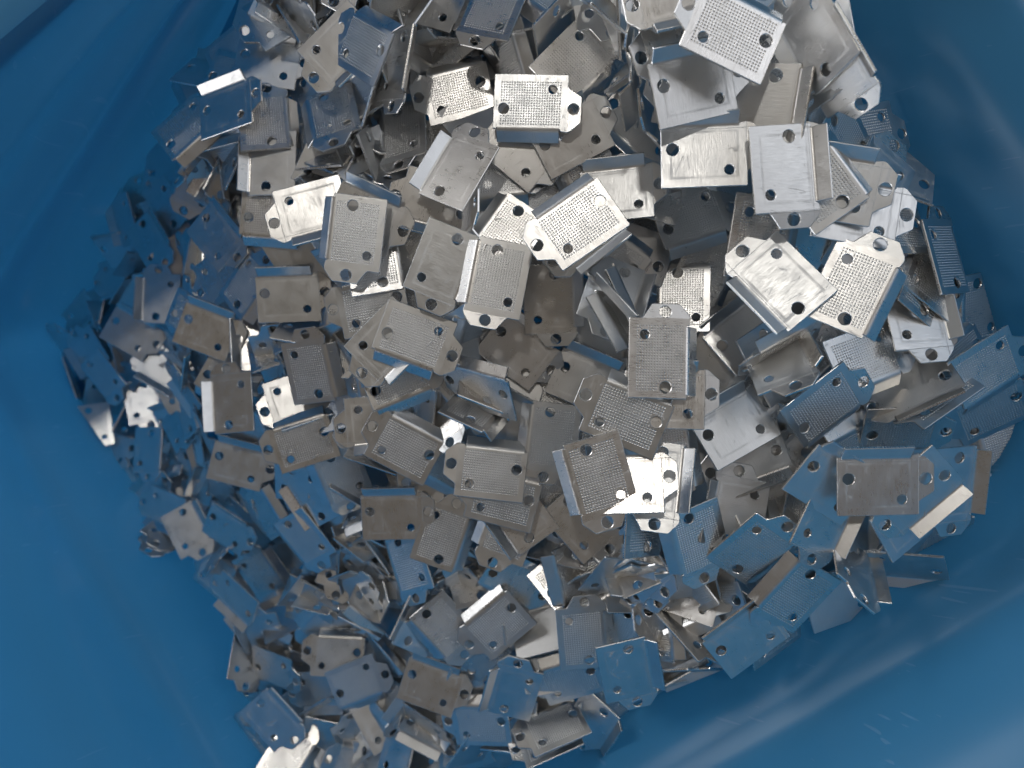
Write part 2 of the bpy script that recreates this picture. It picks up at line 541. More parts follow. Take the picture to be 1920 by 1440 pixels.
# face (0 dimpled side up, 1 plain side up), x mm, y mm, mm below the camera, heading, tilt x, tilt y, label
SINGLE = [
(0,5,75.7,206.4,-0.049,-0.088,-0.038,"bright white dimpled-faced bracket, tab towards right, top edge of heap, centre"),
(0,16.7,39.6,189.6,-2.55,-0.102,0.027,"bright white flat dimpled-faced bracket, tab towards lower left, upper middle of heap, centre, rightmost"),
(0,47.9,75.8,166.3,2.739,0.104,-0.046,"silvery dimpled-faced bracket, tab towards upper left, top edge of heap, right of centre"),
(1,-14,56.3,203.6,1.087,-0.286,0.285,"cool grey plain-faced bracket, tab towards upper right, upper part of heap, left of centre"),
(0,-4.7,103.1,209.6,-1.898,-0.141,0.273,"cool grey dimpled-faced bracket, tab towards bottom, top edge of heap, centre"),
(0,-15.9,85.3,225.6,-2.928,-0.08,-0.049,"silvery dimpled-faced bracket, tab towards left, top edge of heap, left of centre"),
(0,16.6,87.1,206.9,0.792,0.077,-0.022,"brownish grey dimpled-faced bracket, tab towards upper right, top edge of heap, centre"),
(1,38.1,88.6,172.3,-2.951,-0.058,0.057,"silvery plain-faced bracket, tab towards left, top edge of heap, right of centre"),
(1,41.4,67.8,176.2,0.26,0.213,-0.16,"cool grey plain-faced bracket, tab towards right, top edge of heap, right of centre"),
(1,61.7,49,175.3,-1.486,0.063,-0.009,"silvery plain-faced bracket, tab towards bottom, upper part of heap, right side"),
(1,45.2,53.6,181.2,0.008,-0.117,0.036,"bright white plain-faced bracket, tab towards right, upper part of heap, right of centre"),
(0,69.9,46.5,176.1,2.186,-0.128,-0.021,"cool grey dimpled-faced bracket, tab towards upper left, upper part of heap, right side"),
(1,74,45.3,178.2,-0.197,-0.142,-0.039,"cool grey plain-faced bracket, tab towards right, upper part of heap, right side"),
(1,16.2,67.4,211,0.494,0.035,-0.119,"brownish grey plain-faced bracket, tab towards upper right, upper part of heap, centre"),
(1,1.6,65,213,-0.692,-0.026,-0.112,"brownish grey plain-faced bracket, tab towards lower right, upper part of heap, centre"),
(1,39.9,80.5,177.8,-2.793,0.08,-0.075,"cool grey flat plain-faced bracket, tab towards left, top edge of heap, right of centre"),
(1,-87.2,83.8,235.2,0.138,-0.385,0.131,"deep blue tilted plain-faced bracket, tab towards right, top edge of heap, left side"),
(0,-75.7,80.3,234.4,1.71,0.114,0.281,"cool grey dimpled-faced bracket, tab towards top, upper part of heap, left side"),
(0,-103.7,81.9,243.5,0.721,-0.226,0.224,"deep blue dimpled-faced bracket, tab towards upper right, upper part of heap, far left"),
(0,-40.6,91.1,208.3,2.559,-0.608,-0.017,"cool grey dimpled-faced bracket, tab towards upper left, top edge of heap, left of centre"),
(1,-48.1,94.8,214.9,-2.409,-0.119,-0.037,"brownish grey plain-faced bracket, tab towards lower left, top edge of heap, left side"),
(1,-76.2,99.8,239.6,-0.147,0,0.093,"cool grey flat plain-faced bracket, tab towards right, top edge of heap, left side"),
(1,-31.8,89,214.2,-1.833,-0.763,0.067,"dark plain-faced bracket, tab towards bottom, top edge of heap, left of centre"),
(0,-32.3,75.2,227.8,-1.438,-0.359,0.297,"dark dimpled-faced bracket, tab towards bottom, upper part of heap, left of centre"),
(0,-52.7,80,226.3,-1.273,-0.18,0.421,"deep blue dimpled-faced bracket, tab towards bottom, upper part of heap, left of centre"),
(1,-92.7,-6.3,255.8,1.661,-0.213,0.053,"cool grey flat plain-faced bracket, tab towards top, middle of heap, left side, lower"),
(0,-42.1,40.9,208,-1.698,-0.001,-0.071,"cool grey dimpled-faced bracket, tab towards bottom, upper middle of heap, left of centre"),
(1,-41.1,45.9,214,-0.448,-0.124,-0.064,"cool grey flat plain-faced bracket, tab towards lower right, upper part, left of centre"),
(1,-57.7,50.9,222.4,-2.868,0.055,0.008,"bright white plain-faced bracket, tab towards left, upper part of heap, left side"),
(0,-3.4,28,203.5,-1.76,0.022,-0.013,"cool grey dimpled-faced bracket, tab towards bottom, upper middle of heap, centre"),
(1,-18.9,32.8,206.9,-1.958,-0.028,-0.098,"brownish grey plain-faced bracket, tab towards bottom, upper middle of heap, left of centre"),
(0,-1,39.8,206.9,-2.182,-0.062,0.104,"bright white flat dimpled-faced bracket, tab towards lower left, upper middle of heap, centre, leftmost"),
(1,63.4,24,180.4,2.272,-0.246,0.151,"bright white plain-faced bracket, tab towards upper left, upper middle of heap, right side"),
(0,78.3,22.3,177.4,1.121,-0.244,0.086,"bright white dimpled-faced bracket, tab towards upper right, upper middle of heap, right side"),
(1,28.9,52.2,211.6,0.044,-0.218,0.068,"cool grey plain-faced bracket, tab towards right, upper part of heap, right of centre"),
(0,38.1,53.5,212.8,2.831,0.003,0.049,"dark dimpled-faced bracket, tab towards left, upper part of heap, right of centre"),
(0,36.1,6.4,189.3,1.542,0.033,0.058,"cool grey dimpled-faced bracket, tab towards top, middle of heap, right of centre"),
(0,27.5,35.3,217.6,2.518,0.004,-0.136,"cool grey dimpled-faced bracket, tab towards upper left, upper middle of heap, right of centre"),
(0,49.5,47,213.2,0.332,0.027,0.092,"dark dimpled-faced bracket, tab towards right, upper middle of heap, right of centre"),
(1,35.6,37.7,219.9,2.806,0.061,-0.049,"dark plain-faced bracket, tab towards left, upper middle of heap, right of centre"),
(0,48.9,24.7,218.9,-1.605,-0.22,0.154,"silvery dimpled-faced bracket, tab towards bottom, upper middle of heap, right of centre"),
(1,10.8,24.5,222.5,-1.536,-0.088,-0.141,"dark plain-faced bracket, tab towards bottom, upper middle of heap, centre"),
(1,66,13.8,216.3,0.661,-0.165,0.185,"dark plain-faced bracket, tab towards upper right, middle of heap, right of centre"),
(1,1.4,9.7,227,-0.646,0.025,-0.082,"brownish grey plain-faced bracket, tab towards lower right, middle of heap, centre"),
(0,-26.8,13.2,211.1,-0.353,0.021,-0.036,"cool grey flat dimpled-faced bracket, tab towards right, middle of heap, left of centre, higher"),
(0,22.3,-23,192.6,-1.295,0.016,0.028,"cool grey dimpled-faced bracket, tab towards bottom, lower middle of heap, centre"),
(0,-6,-25.7,220.3,3.026,0.043,0.052,"cool grey flat dimpled-faced bracket, tab towards left, lower middle of heap, centre, higher"),
(0,28.7,-8.5,192.8,2.765,-0.113,-0.077,"cool grey dimpled-faced bracket, tab towards left, middle of heap, right of centre"),
(0,12,-15.5,222,-1.689,0.046,-0.014,"cool grey dimpled-faced bracket, tab towards bottom, middle of heap, centre"),
(1,21.6,0.6,228.1,-0.402,0.007,-0.006,"cool grey plain-faced bracket, tab towards lower right, middle of heap, centre"),
(1,38.4,-3.9,193.9,-0.026,-0.053,0.059,"brownish grey plain-faced bracket, tab towards right, middle of heap, right of centre"),
(0,-63,3.7,237.7,1.712,-0.222,-0.23,"cool grey dimpled-faced bracket, tab towards top, middle of heap, left side"),
(1,-70.2,26.9,241.6,0.042,0.009,-0.091,"brownish grey plain-faced bracket, tab towards right, upper middle of heap, left side"),
(0,-31.8,-19.3,227.8,2.643,0.041,-0.104,"cool grey dimpled-faced bracket, tab towards upper left, lower middle of heap, left of centre"),
(1,-35,12.4,215,-2.357,-0.069,-0.041,"brownish grey plain-faced bracket, tab towards lower left, middle of heap, left of centre"),
(0,-34,2.3,225.7,0.384,0.047,0.018,"cool grey flat dimpled-faced bracket, tab towards right, middle of heap, left of centre, lower"),
(1,-40.7,-10.9,234.6,-3.054,0.049,-0.027,"brownish grey plain-faced bracket, tab towards left, middle of heap, left of centre"),
(0,-2.6,-33.6,221.4,2.893,-0.025,-0.051,"cool grey flat dimpled-faced bracket, tab towards left, lower middle of heap, centre, lower"),
(1,2.4,-39,230.1,2.189,0.019,0.049,"cool grey plain-faced bracket, tab towards upper left, lower middle of heap, centre"),
(0,-0.4,-43.5,231.8,-1.92,-0.018,0.029,"cool grey dimpled-faced bracket, tab towards bottom, lower part of heap, centre"),
(1,28.1,-25.4,194.3,0.029,-0.138,0.266,"bright white plain-faced bracket, tab towards right, lower middle of heap, right of centre"),
(1,20.3,-41.6,230.4,-0.847,-0.045,0.013,"brownish grey plain-faced bracket, tab towards lower right, lower middle of heap, centre"),
(1,36.8,-24.8,200.8,-1.71,-0.112,0.271,"silvery plain-faced bracket, tab towards bottom, lower middle of heap, right of centre"),
(0,-67.2,-19.3,248.8,-2.837,0.071,-0.062,"cool grey dimpled-faced bracket, tab towards left, lower middle of heap, left side"),
(1,-70.1,-3.9,252,-2.801,0.077,0.138,"bright white plain-faced bracket, tab towards left, middle of heap, left side"),
(1,-99.3,-29.5,278.7,-0.262,0.035,-0.054,"cool grey plain-faced bracket, tab towards right, lower middle of heap, left side"),
(1,-41,-15.7,238.6,2.821,-0.007,0.001,"dark plain-faced bracket, tab towards left, lower middle of heap, left of centre"),
(1,-104,17.8,261.7,-0.364,-0.061,-0.019,"brownish grey plain-faced bracket, tab towards right, middle of heap, left side"),
(0,-98.2,1.3,265.7,-0.524,-0.021,-0.012,"cool grey dimpled-faced bracket, tab towards lower right, middle of heap, left side"),
(0,-114.1,23.3,271.6,-0.517,-0.414,-0.036,"deep blue dimpled-faced bracket, tab towards lower right, upper middle of heap, far left"),
(1,-140.1,34.1,307.6,1.526,0.006,0.019,"deep blue plain-faced bracket, tab towards top, upper middle of heap, far left"),
(1,-99.6,49.6,258.8,-0.828,-0.337,-0.011,"deep blue plain-faced bracket, tab towards lower right, upper middle of heap, left side"),
(1,-146,57.5,309.9,-0.982,-0.339,-0.085,"deep blue plain-faced bracket, tab towards lower right, upper middle of heap, far left"),
(1,-137.7,71.2,307.6,2.141,-0.393,-0.21,"deep blue plain-faced bracket, tab towards upper left, upper part of heap, far left"),
(1,-73,67.3,234.8,1.571,-0.071,0.078,"cool grey plain-faced bracket, tab towards top, upper part of heap, left side"),
(0,-73.6,52.3,235.4,-0.087,-0.085,-0.01,"cool grey dimpled-faced bracket, tab towards right, upper middle of heap, left side"),
(0,-88.5,33.1,254.8,0.838,-0.442,0.051,"pale blue dimpled-faced bracket, tab towards upper right, upper middle of heap, left side"),
(1,-100.6,38.8,265.9,-2.634,-0.377,-0.123,"deep blue plain-faced bracket, tab towards lower left, upper middle of heap, left side"),
(1,58.6,-11.7,202.7,0.503,0.032,0.2,"cool grey plain-faced bracket, tab towards upper right, middle of heap, right of centre"),
(0,79.9,-5.6,196.7,0.693,0.211,-0.369,"pale blue dimpled-faced bracket, tab towards upper right, middle of heap, right side"),
(0,91.9,7.2,199.9,0.344,0.158,0.162,"cool grey dimpled-faced bracket, tab towards right, middle of heap, right side"),
(0,123,5.9,207.8,-2.618,0.397,0.145,"deep blue tilted dimpled-faced bracket, tab towards lower left, middle of heap, far right, higher"),
(0,134.2,-8.2,214.9,-2.565,0.02,-0.505,"deep blue tilted dimpled-faced bracket, tab towards lower left, middle of heap, far right, lower"),
(1,90.6,-25.2,190.8,0.026,-0.03,-0.05,"cool grey plain-faced bracket, tab towards right, lower middle of heap, right side"),
(1,101.5,-26.4,193,-2.337,0.072,-0.31,"pale blue plain-faced bracket, tab towards lower left, lower middle of heap, far right"),
(1,111.3,-25.7,195.9,-1.547,0.282,-0.173,"pale blue plain-faced bracket, tab towards bottom, lower middle of heap, far right"),
(1,80.5,-25.5,194.9,-0.572,0.035,-0.325,"pale blue plain-faced bracket, tab towards lower right, lower middle of heap, right side"),
(1,80.8,-34.1,198.7,-1.999,0.342,-0.168,"pale blue plain-faced bracket, tab towards lower left, lower middle of heap, right side"),
(0,76,-56.6,204.5,-2.148,0.086,-0.378,"pale blue dimpled-faced bracket, tab towards lower left, lower part of heap, right side"),
(1,63.3,-68.9,208.5,0.672,0.085,-0.217,"pale blue plain-faced bracket, tab towards upper right, lower part of heap, right of centre"),
(0,63.4,-44,203.4,0.939,-0.153,-0.481,"pale blue dimpled-faced bracket, tab towards upper right, lower part of heap, right side"),
(0,50.3,-41.4,204.9,-1.239,0.276,-0.235,"pale blue dimpled-faced bracket, tab towards bottom, lower middle of heap, right of centre"),
(1,102.1,-34.4,198.1,0.61,0.261,-0.138,"pale blue plain-faced bracket, tab towards upper right, lower middle of heap, far right"),
(1,61,-35.2,207.7,1.396,0.03,0.046,"cool grey plain-faced bracket, tab towards top, lower middle of heap, right of centre"),
(1,64.6,-18.8,209.8,-2.793,-0.014,-0.016,"cool grey plain-faced bracket, tab towards left, lower middle of heap, right side"),
(0,-22.6,-48,242.5,1.249,-0.069,-0.031,"cool grey dimpled-faced bracket, tab towards top, lower middle of heap, left of centre"),
(1,-37.9,-42.1,244.2,0.039,-0.084,-0.07,"brownish grey plain-faced bracket, tab towards right, lower middle of heap, left of centre"),
(1,0.9,-99.8,249.4,1.327,-0.079,-0.333,"pale blue plain-faced bracket, tab towards top, bottom edge of heap, centre"),
(1,-27.5,-102.2,259.7,-0.317,-0.081,0.082,"cool grey plain-faced bracket, tab towards right, bottom edge of heap, left of centre"),
(0,-4.2,-77.5,246.2,-2.405,-0.077,-0.139,"cool grey dimpled-faced bracket, tab towards lower left, lower part of heap, centre"),
(1,32.6,-82,220.9,-1.354,0.088,-0.308,"pale blue plain-faced bracket, tab towards bottom, bottom edge of heap, right of centre"),
(0,-58,-110.3,284.6,0.41,-0.115,0.028,"pale blue dimpled-faced bracket, tab towards upper right, bottom edge of heap, left of centre"),
(0,-65.2,-101.9,287.2,3.107,-0.044,0.156,"cool grey dimpled-faced bracket, tab towards left, lower part of heap, left of centre"),
(0,-21.7,-78.9,250,-0.873,0.086,-0.118,"cool grey flat dimpled-faced bracket, tab towards lower right, lower part, left of centre"),
(0,-33.6,-57.8,248.9,-1.204,-0.539,-0.061,"pale blue dimpled-faced bracket, tab towards bottom, lower part of heap, left of centre"),
(0,1,-62.2,246.5,-0.527,0.125,-0.305,"pale blue dimpled-faced bracket, tab towards lower right, lower part of heap, centre"),
(0,21.4,-77.8,235,1.658,0.029,-0.137,"cool grey dimpled-faced bracket, tab towards top, lower part of heap, centre"),
(0,-72.7,-54,269.1,-0.991,-0.212,-0.362,"pale blue dimpled-faced bracket, tab towards lower right, lower middle of heap, left side"),
(0,-55.7,-30,254.2,-1.222,0.366,-0.211,"pale blue dimpled-faced bracket, tab towards bottom, lower middle of heap, left of centre"),
(1,-114.8,-58.5,309.7,-0.489,-0.308,-0.215,"pale blue plain-faced bracket, tab towards lower right, lower middle of heap, left side"),
(0,-103.4,-77.6,314,2.045,-0.111,-0.352,"deep blue tilted dimpled-faced bracket, tab towards upper left, lower part, left side, rightmost"),
(1,-135.3,-60.6,320,-1.047,0.014,0.164,"cool grey plain-faced bracket, tab towards lower right, lower middle of heap, far left"),
(1,-150.8,-53.6,334.6,2.85,-0.331,-0.009,"deep blue plain-faced bracket, tab towards left, lower middle of heap, far left"),
(0,-93.2,-110.8,298.7,-0.095,-0.433,-0.247,"pale blue dimpled-faced bracket, tab towards right, bottom edge of heap, left side"),
(0,-10.3,-114.9,258.1,-3.018,-0.248,-0.185,"pale blue tilted dimpled-faced bracket, tab towards left, bottom edge of heap, centre, leftmost"),
(1,-158.8,-28.8,335.6,-1.571,-0.343,0.098,"deep blue plain-faced bracket, tab towards bottom, lower middle of heap, far left"),
(0,-179.8,3.9,337.6,-0.938,-0.29,-0.274,"deep blue dimpled-faced bracket, tab towards lower right, middle of heap, far left"),
(1,-193.5,15.1,352.2,2.223,-0.29,-0.009,"deep blue tilted plain-faced bracket, tab towards upper left, middle of heap, far left"),
(1,-156.4,20.6,314.7,-0.524,0.042,-0.036,"deep blue flat plain-faced bracket, tab towards lower right, middle of heap, far left"),
(1,58.6,64.4,179.6,-1.71,-0.352,-0.128,"brownish grey plain-faced bracket, tab towards bottom, top edge of heap, right side"),
(1,80.3,39.9,179.6,-0.175,0.029,0.036,"silvery plain-faced bracket, tab towards right, upper middle of heap, right side"),
(0,-71.4,113.3,236.4,-2.531,0.092,0.109,"pale blue dimpled-faced bracket, tab towards lower left, top edge of heap, left side"),
(0,-39.1,35.3,215.1,1.745,0.063,0.069,"cool grey dimpled-faced bracket, tab towards top, upper middle of heap, left of centre"),
(0,-39.1,21.5,216.8,-2.967,-0.09,-0.077,"cool grey dimpled-faced bracket, tab towards left, upper middle of heap, left of centre"),
(1,19.3,41.4,208.2,-2.478,-0.167,0.084,"cool grey plain-faced bracket, tab towards lower left, upper middle of heap, centre"),
(1,27,24.7,209.1,-1.92,0.171,0.296,"cool grey plain-faced bracket, tab towards bottom, upper middle of heap, right of centre"),
(1,68.3,5.8,203.4,-1.047,0.397,0.145,"deep blue plain-faced bracket, tab towards lower right, middle of heap, right side"),
(1,-85.4,14.6,262.8,1.658,0.137,0.162,"cool grey flat plain-faced bracket, tab towards top, middle of heap, left side, higher"),
(0,-111.6,71.2,273.6,-2.094,-0.117,-0.321,"deep blue dimpled-faced bracket, tab towards lower left, upper part of heap, far left"),
(1,-98.7,68.6,263.4,1.047,-0.262,0.165,"cool grey plain-faced bracket, tab towards upper right, upper part of heap, left side"),
(1,-158.7,67.5,315.9,1.745,-0.604,-0.22,"deep blue plain-faced bracket, tab towards top, upper part of heap, far left"),
(1,-168.1,57.2,329.6,0.175,-0.242,-0.664,"deep blue plain-faced bracket, tab towards right, upper middle of heap, far left"),
(1,104.5,18.4,199.8,-1.484,0,0.259,"silvery plain-faced bracket, tab towards bottom, middle of heap, far right"),
(0,109.4,26.4,199,2.583,0.366,0.211,"dark dimpled-faced bracket, tab towards upper left, upper middle of heap, far right"),
(0,98.3,40.1,195.9,-3.054,0.383,0.321,"cool grey dimpled-faced bracket, tab towards left, upper middle of heap, far right"),
(0,112.1,33,198.2,1.745,0.539,0.196,"deep blue dimpled-faced bracket, tab towards top, upper middle of heap, far right"),
(0,107.7,26.2,198.9,1.047,0.416,0.073,"deep blue dimpled-faced bracket, tab towards upper right, upper middle of heap, far right"),
(0,110.7,-1.9,202.6,-2.531,-0.354,0.612,"pale blue dimpled-faced bracket, tab towards lower left, middle of heap, far right"),
(0,104.1,-12.1,205.4,0.087,-0.054,-0.613,"deep blue dimpled-faced bracket, tab towards right, middle of heap, far right"),
(1,106.1,0,202.5,-2.793,-0.587,0.492,"cool grey plain-faced bracket, tab towards left, middle of heap, far right"),
(0,124.4,4.2,201.4,0.524,0.211,-0.177,"pale blue dimpled-faced bracket, tab towards upper right, middle of heap, far right"),
(1,89.7,-47.8,202.8,-2.182,0.589,0.61,"deep blue plain-faced bracket, tab towards lower left, lower part of heap, right side"),
(1,95.3,-43.4,212.5,-1.92,0.754,0.133,"deep blue plain-faced bracket, tab towards bottom, lower middle of heap, right side"),
(1,108.2,-49.5,211.3,-2.793,-0.296,-0.814,"deep blue plain-faced bracket, tab towards left, lower part of heap, far right"),
(1,70.7,-24.3,212.2,0.349,0.014,-0.041,"dark plain-faced bracket, tab towards right, lower middle of heap, right side"),
(0,16.9,-59.9,243.1,0.698,-0.059,0.337,"bright white dimpled-faced bracket, tab towards upper right, lower part of heap, centre"),
(1,-30.1,-78.7,254.9,1.047,0.574,0,"pale blue steep plain-faced bracket, tab towards upper right, lower part, left of centre, rightmost"),
(0,-48.2,-77.5,272.3,-0.611,0.724,0.466,"cool grey steep dimpled-faced bracket, tab towards lower right, lower part, left of centre"),
(0,-91.4,-47.7,283.8,2.129,-0.612,-0.354,"deep blue dimpled-faced bracket, tab towards upper left, lower middle of heap, left side"),
(1,-61.1,-64.9,279.3,-1.92,-0.016,0.101,"cool grey plain-faced bracket, tab towards bottom, lower part of heap, left of centre"),
(1,-67.8,-38.5,264,2.094,-0.32,-0.309,"pale blue plain-faced bracket, tab towards upper left, lower middle of heap, left side"),
(1,-51.6,-30.8,260.8,2.618,0.539,0.196,"deep blue plain-faced bracket, tab towards upper left, lower middle of heap, left of centre"),
(1,-150.6,-63.1,337.3,-2.094,0.453,0.785,"deep blue plain-faced bracket, tab towards lower left, lower middle of heap, far left"),
(1,-105.3,-82.1,295.2,2.618,-0.5,-0.261,"pale blue plain-faced bracket, tab towards upper left, lower part of heap, left side"),
(1,-128.9,-44.9,331.8,1.047,-0.107,-0.404,"deep blue plain-faced bracket, tab towards upper right, lower middle of heap, left side"),
(1,-96.7,-97.5,301.5,1.745,-0.017,-0.447,"deep blue plain-faced bracket, tab towards top, lower part of heap, left side"),
(1,-104.9,-107,303.7,-1.833,0.797,0.29,"cool grey plain-faced bracket, tab towards bottom, bottom edge of heap, left side"),
(0,-69.6,-90.8,290.7,-2.269,0.088,-0.378,"pale blue dimpled-faced bracket, tab towards lower left, lower part of heap, left side"),
(1,-90.8,-126.3,289.6,-0.838,-0.022,-0.037,"pale blue plain-faced bracket, tab towards lower right, bottom edge of heap, left side"),
(0,-85.3,-140.1,289.5,1.047,0.109,0.386,"bright white dimpled-faced bracket, tab towards upper right, bottom edge of heap, left side"),
(1,-70.3,-135.1,295.2,2.967,-0.137,-0.313,"deep blue tilted plain-faced bracket, tab towards left, bottom edge of heap, left side, lower"),
(1,-73.9,-116.4,294.2,-2.967,-0.217,-0.249,"deep blue tilted plain-faced bracket, tab towards left, bottom edge of heap, left side, higher"),
(1,-49.8,-125.7,287.3,-1.047,0.126,0.212,"cool grey plain-faced bracket, tab towards lower right, bottom edge of heap, left of centre"),
(0,19.1,-96,248.1,-2.793,-0,-0.375,"pale blue tilted dimpled-faced bracket, tab towards left, bottom edge of heap, centre, rightmost"),
(0,14,-112,251.4,-2.705,-0.153,0.87,"cool grey steep dimpled-faced bracket, tab towards lower left, bottom edge of heap, centre, higher"),
(0,12.3,-116.9,253.2,-2.705,-0.312,0.858,"cool grey steep dimpled-faced bracket, tab towards lower left, bottom edge of heap, centre, lower"),
(1,26.5,-111.2,254.4,-2.094,-0.604,-0.22,"deep blue plain-faced bracket, tab towards lower left, bottom edge of heap, centre"),
(0,-190.1,-18.9,349.9,-1.396,0.212,0.167,"pale blue dimpled-faced bracket, tab towards bottom, middle of heap, far left"),
(1,-163.9,-7.6,341.4,-1.309,0.156,0.234,"bright white plain-faced bracket, tab towards bottom, middle of heap, far left"),
(1,-159.6,-50,343.2,0.698,-0.308,-0.239,"deep blue plain-faced bracket, tab towards upper right, lower middle of heap, far left"),
(1,-142.7,7,317.3,2.618,0.097,0.178,"silvery plain-faced bracket, tab towards upper left, middle of heap, far left"),
(1,-161.8,37.2,335.4,0.873,0.036,-0.677,"deep blue plain-faced bracket, tab towards upper right, upper middle of heap, far left"),
(1,-172,-14.5,349.1,1.047,0.895,-0.287,"deep blue plain-faced bracket, tab towards upper right, middle of heap, far left"),
(1,67.7,76.9,170.1,2.094,-0.871,-0.317,"cool grey plain-faced bracket, tab towards upper left, top edge of heap, right side"),
(1,71.2,71.8,171.6,-1.047,-0.791,-0.457,"silvery plain-faced bracket, tab towards lower right, top edge of heap, right side"),
(1,92.8,49.8,193.8,1.047,0.337,0.059,"pale blue plain-faced bracket, tab towards upper right, upper part of heap, far right"),
(0,40.3,-19.8,203.9,1.745,0.019,-0.061,"cool grey dimpled-faced bracket, tab towards top, lower middle of heap, right of centre"),
(1,37.8,71.7,215.7,2.352,-0.133,-0.024,"dark plain-faced bracket, tab towards upper left, upper part of heap, right of centre"),
(0,8.5,110.7,211.9,-0.829,-0.153,0.374,"cool grey dimpled-faced bracket, tab towards lower right, top edge of heap, centre"),
(1,-68,40.3,240.2,-1.042,-0.018,-0.244,"brownish grey plain-faced bracket, tab towards lower right, upper middle of heap, left side"),
(1,-23.4,110.1,222.8,-0.411,-0.223,0.211,"cool grey plain-faced bracket, tab towards lower right, top edge of heap, left of centre"),
(0,140.8,-15.5,219.1,-1.265,-0.015,-0.067,"deep blue dimpled-faced bracket, tab towards bottom, lower middle of heap, far right"),
(1,-184.3,-31.8,352.7,0.06,-0.213,0.149,"deep blue plain-faced bracket, tab towards right, lower middle of heap, far left"),
(0,35.8,-36.6,206.8,1.495,0.636,-0.006,"deep blue dimpled-faced bracket, tab towards top, lower middle of heap, right of centre"),
(1,57.9,7,219.7,-2.052,-0.211,-0.114,"brownish grey plain-faced bracket, tab towards lower left, middle of heap, right of centre"),
(0,130.1,21,212.8,-1.401,0.346,-0.186,"deep blue dimpled-faced bracket, tab towards bottom, upper middle of heap, far right"),
(1,-56.3,68.2,233.8,-2.025,0.095,-0.169,"cool grey plain-faced bracket, tab towards lower left, upper part of heap, left side"),
(1,-173.5,47.9,338.4,-3.011,-0.363,0.002,"deep blue plain-faced bracket, tab towards left, upper middle of heap, far left"),
(1,-20.7,51,214.1,2.886,0.039,-0.124,"brownish grey plain-faced bracket, tab towards left, upper part of heap, left of centre"),
(0,81.6,10.4,207.4,0.791,0.116,-0.166,"dark dimpled-faced bracket, tab towards upper right, middle of heap, right side"),
(0,-11,-90.2,255.4,0.942,-0.113,-0.41,"deep blue dimpled-faced bracket, tab towards upper right, bottom edge of heap, centre"),
(1,54.9,-86.1,241.4,0.376,0.012,0.015,"pale blue plain-faced bracket, tab towards right, bottom edge of heap, right of centre"),
(0,82.7,60.4,188.6,-0.667,0.602,-0.063,"pale blue dimpled-faced bracket, tab towards lower right, upper part of heap, right side"),
(0,59.7,35.1,185,1.444,0.063,-0.132,"cool grey dimpled-faced bracket, tab towards top, upper middle of heap, right side"),
(0,55.2,33.6,219.8,1.209,-0.075,-0.18,"dark dimpled-faced bracket, tab towards top, upper middle of heap, right of centre"),
(1,1.9,-13,228,-0.502,-0.246,-0.104,"dark plain-faced bracket, tab towards lower right, middle of heap, centre"),
(0,-4.3,59.8,215.5,0.119,0.006,0.135,"cool grey flat dimpled-faced bracket, tab towards right, upper part of heap, centre"),
(0,-90.2,98.7,246.3,-0.408,-0.348,0.128,"deep blue dimpled-faced bracket, tab towards lower right, top edge of heap, left side"),
(0,-122.8,-78.5,316.9,2.702,-0.434,0.142,"deep blue tilted dimpled-faced bracket, tab towards upper left, lower part, left side, leftmost"),
(1,74.4,37.6,191.9,0.935,0.408,-0.094,"deep blue plain-faced bracket, tab towards upper right, upper middle of heap, right side"),
(1,25.2,15.2,227.2,-1.494,-0.039,-0.171,"dark plain-faced bracket, tab towards bottom, middle of heap, centre"),
(0,93.2,-19,209.6,-2.773,0.41,-0.29,"deep blue dimpled-faced bracket, tab towards left, middle of heap, right side"),
(0,33.9,-104.4,254.7,0.823,0.064,-0.314,"deep blue dimpled-faced bracket, tab towards upper right, bottom edge of heap, right of centre"),
(0,8,55.1,217.4,-0.494,0.111,-0.04,"cool grey dimpled-faced bracket, tab towards lower right, upper part of heap, centre"),
(0,119.4,-43.8,217.4,-3.012,-0.072,-0.501,"deep blue dimpled-faced bracket, tab towards left, lower middle of heap, far right"),
(1,143.9,-31.3,225.2,0.434,0.273,-0.246,"deep blue plain-faced bracket, tab towards upper right, lower middle of heap, far right"),
(1,-60.2,89.8,238,3.034,-0.499,-0.04,"deep blue plain-faced bracket, tab towards left, top edge of heap, left side"),
(1,-203.1,33.1,363.9,-2.47,-0.286,-0.226,"deep blue plain-faced bracket, tab towards lower left, upper middle of heap, far left"),
(1,-8.6,77.1,224.7,0.641,-0.221,0.394,"cool grey plain-faced bracket, tab towards upper right, upper part of heap, centre"),
(1,-141.4,90.5,311.2,-1.559,-0.192,0.2,"deep blue tilted plain-faced bracket, tab towards bottom, upper part of heap, far left, higher"),
(1,94.3,-61.9,221.7,0.319,0.093,-0.109,"pale blue plain-faced bracket, tab towards right, lower part of heap, right side"),
(1,-152.4,75.6,315.7,-1.299,-0.337,-0.087,"deep blue tilted plain-faced bracket, tab towards bottom, upper part of heap, far left, lower"),
(0,-95.4,-18.4,276.6,1.745,-0.154,-0.457,"deep blue dimpled-faced bracket, tab towards top, middle of heap, left side"),
(0,-90.9,107.9,248.5,0.417,-0.42,0.057,"deep blue dimpled-faced bracket, tab towards upper right, top edge of heap, left side"),
(1,-176.8,-46.7,351.3,-0.865,-0.217,0.066,"pale blue plain-faced bracket, tab towards lower right, lower middle of heap, far left"),
(0,90.7,63.9,195.5,0.264,0.377,0.061,"deep blue dimpled-faced bracket, tab towards right, upper part of heap, far right"),
(1,-108.4,-133.1,317.6,-1.38,-0.152,-0.336,"deep blue plain-faced bracket, tab towards bottom, bottom edge of heap, left side"),
(0,66.3,54.1,217.9,-0.825,0.404,-0.118,"deep blue dimpled-faced bracket, tab towards lower right, upper part of heap, right of centre"),
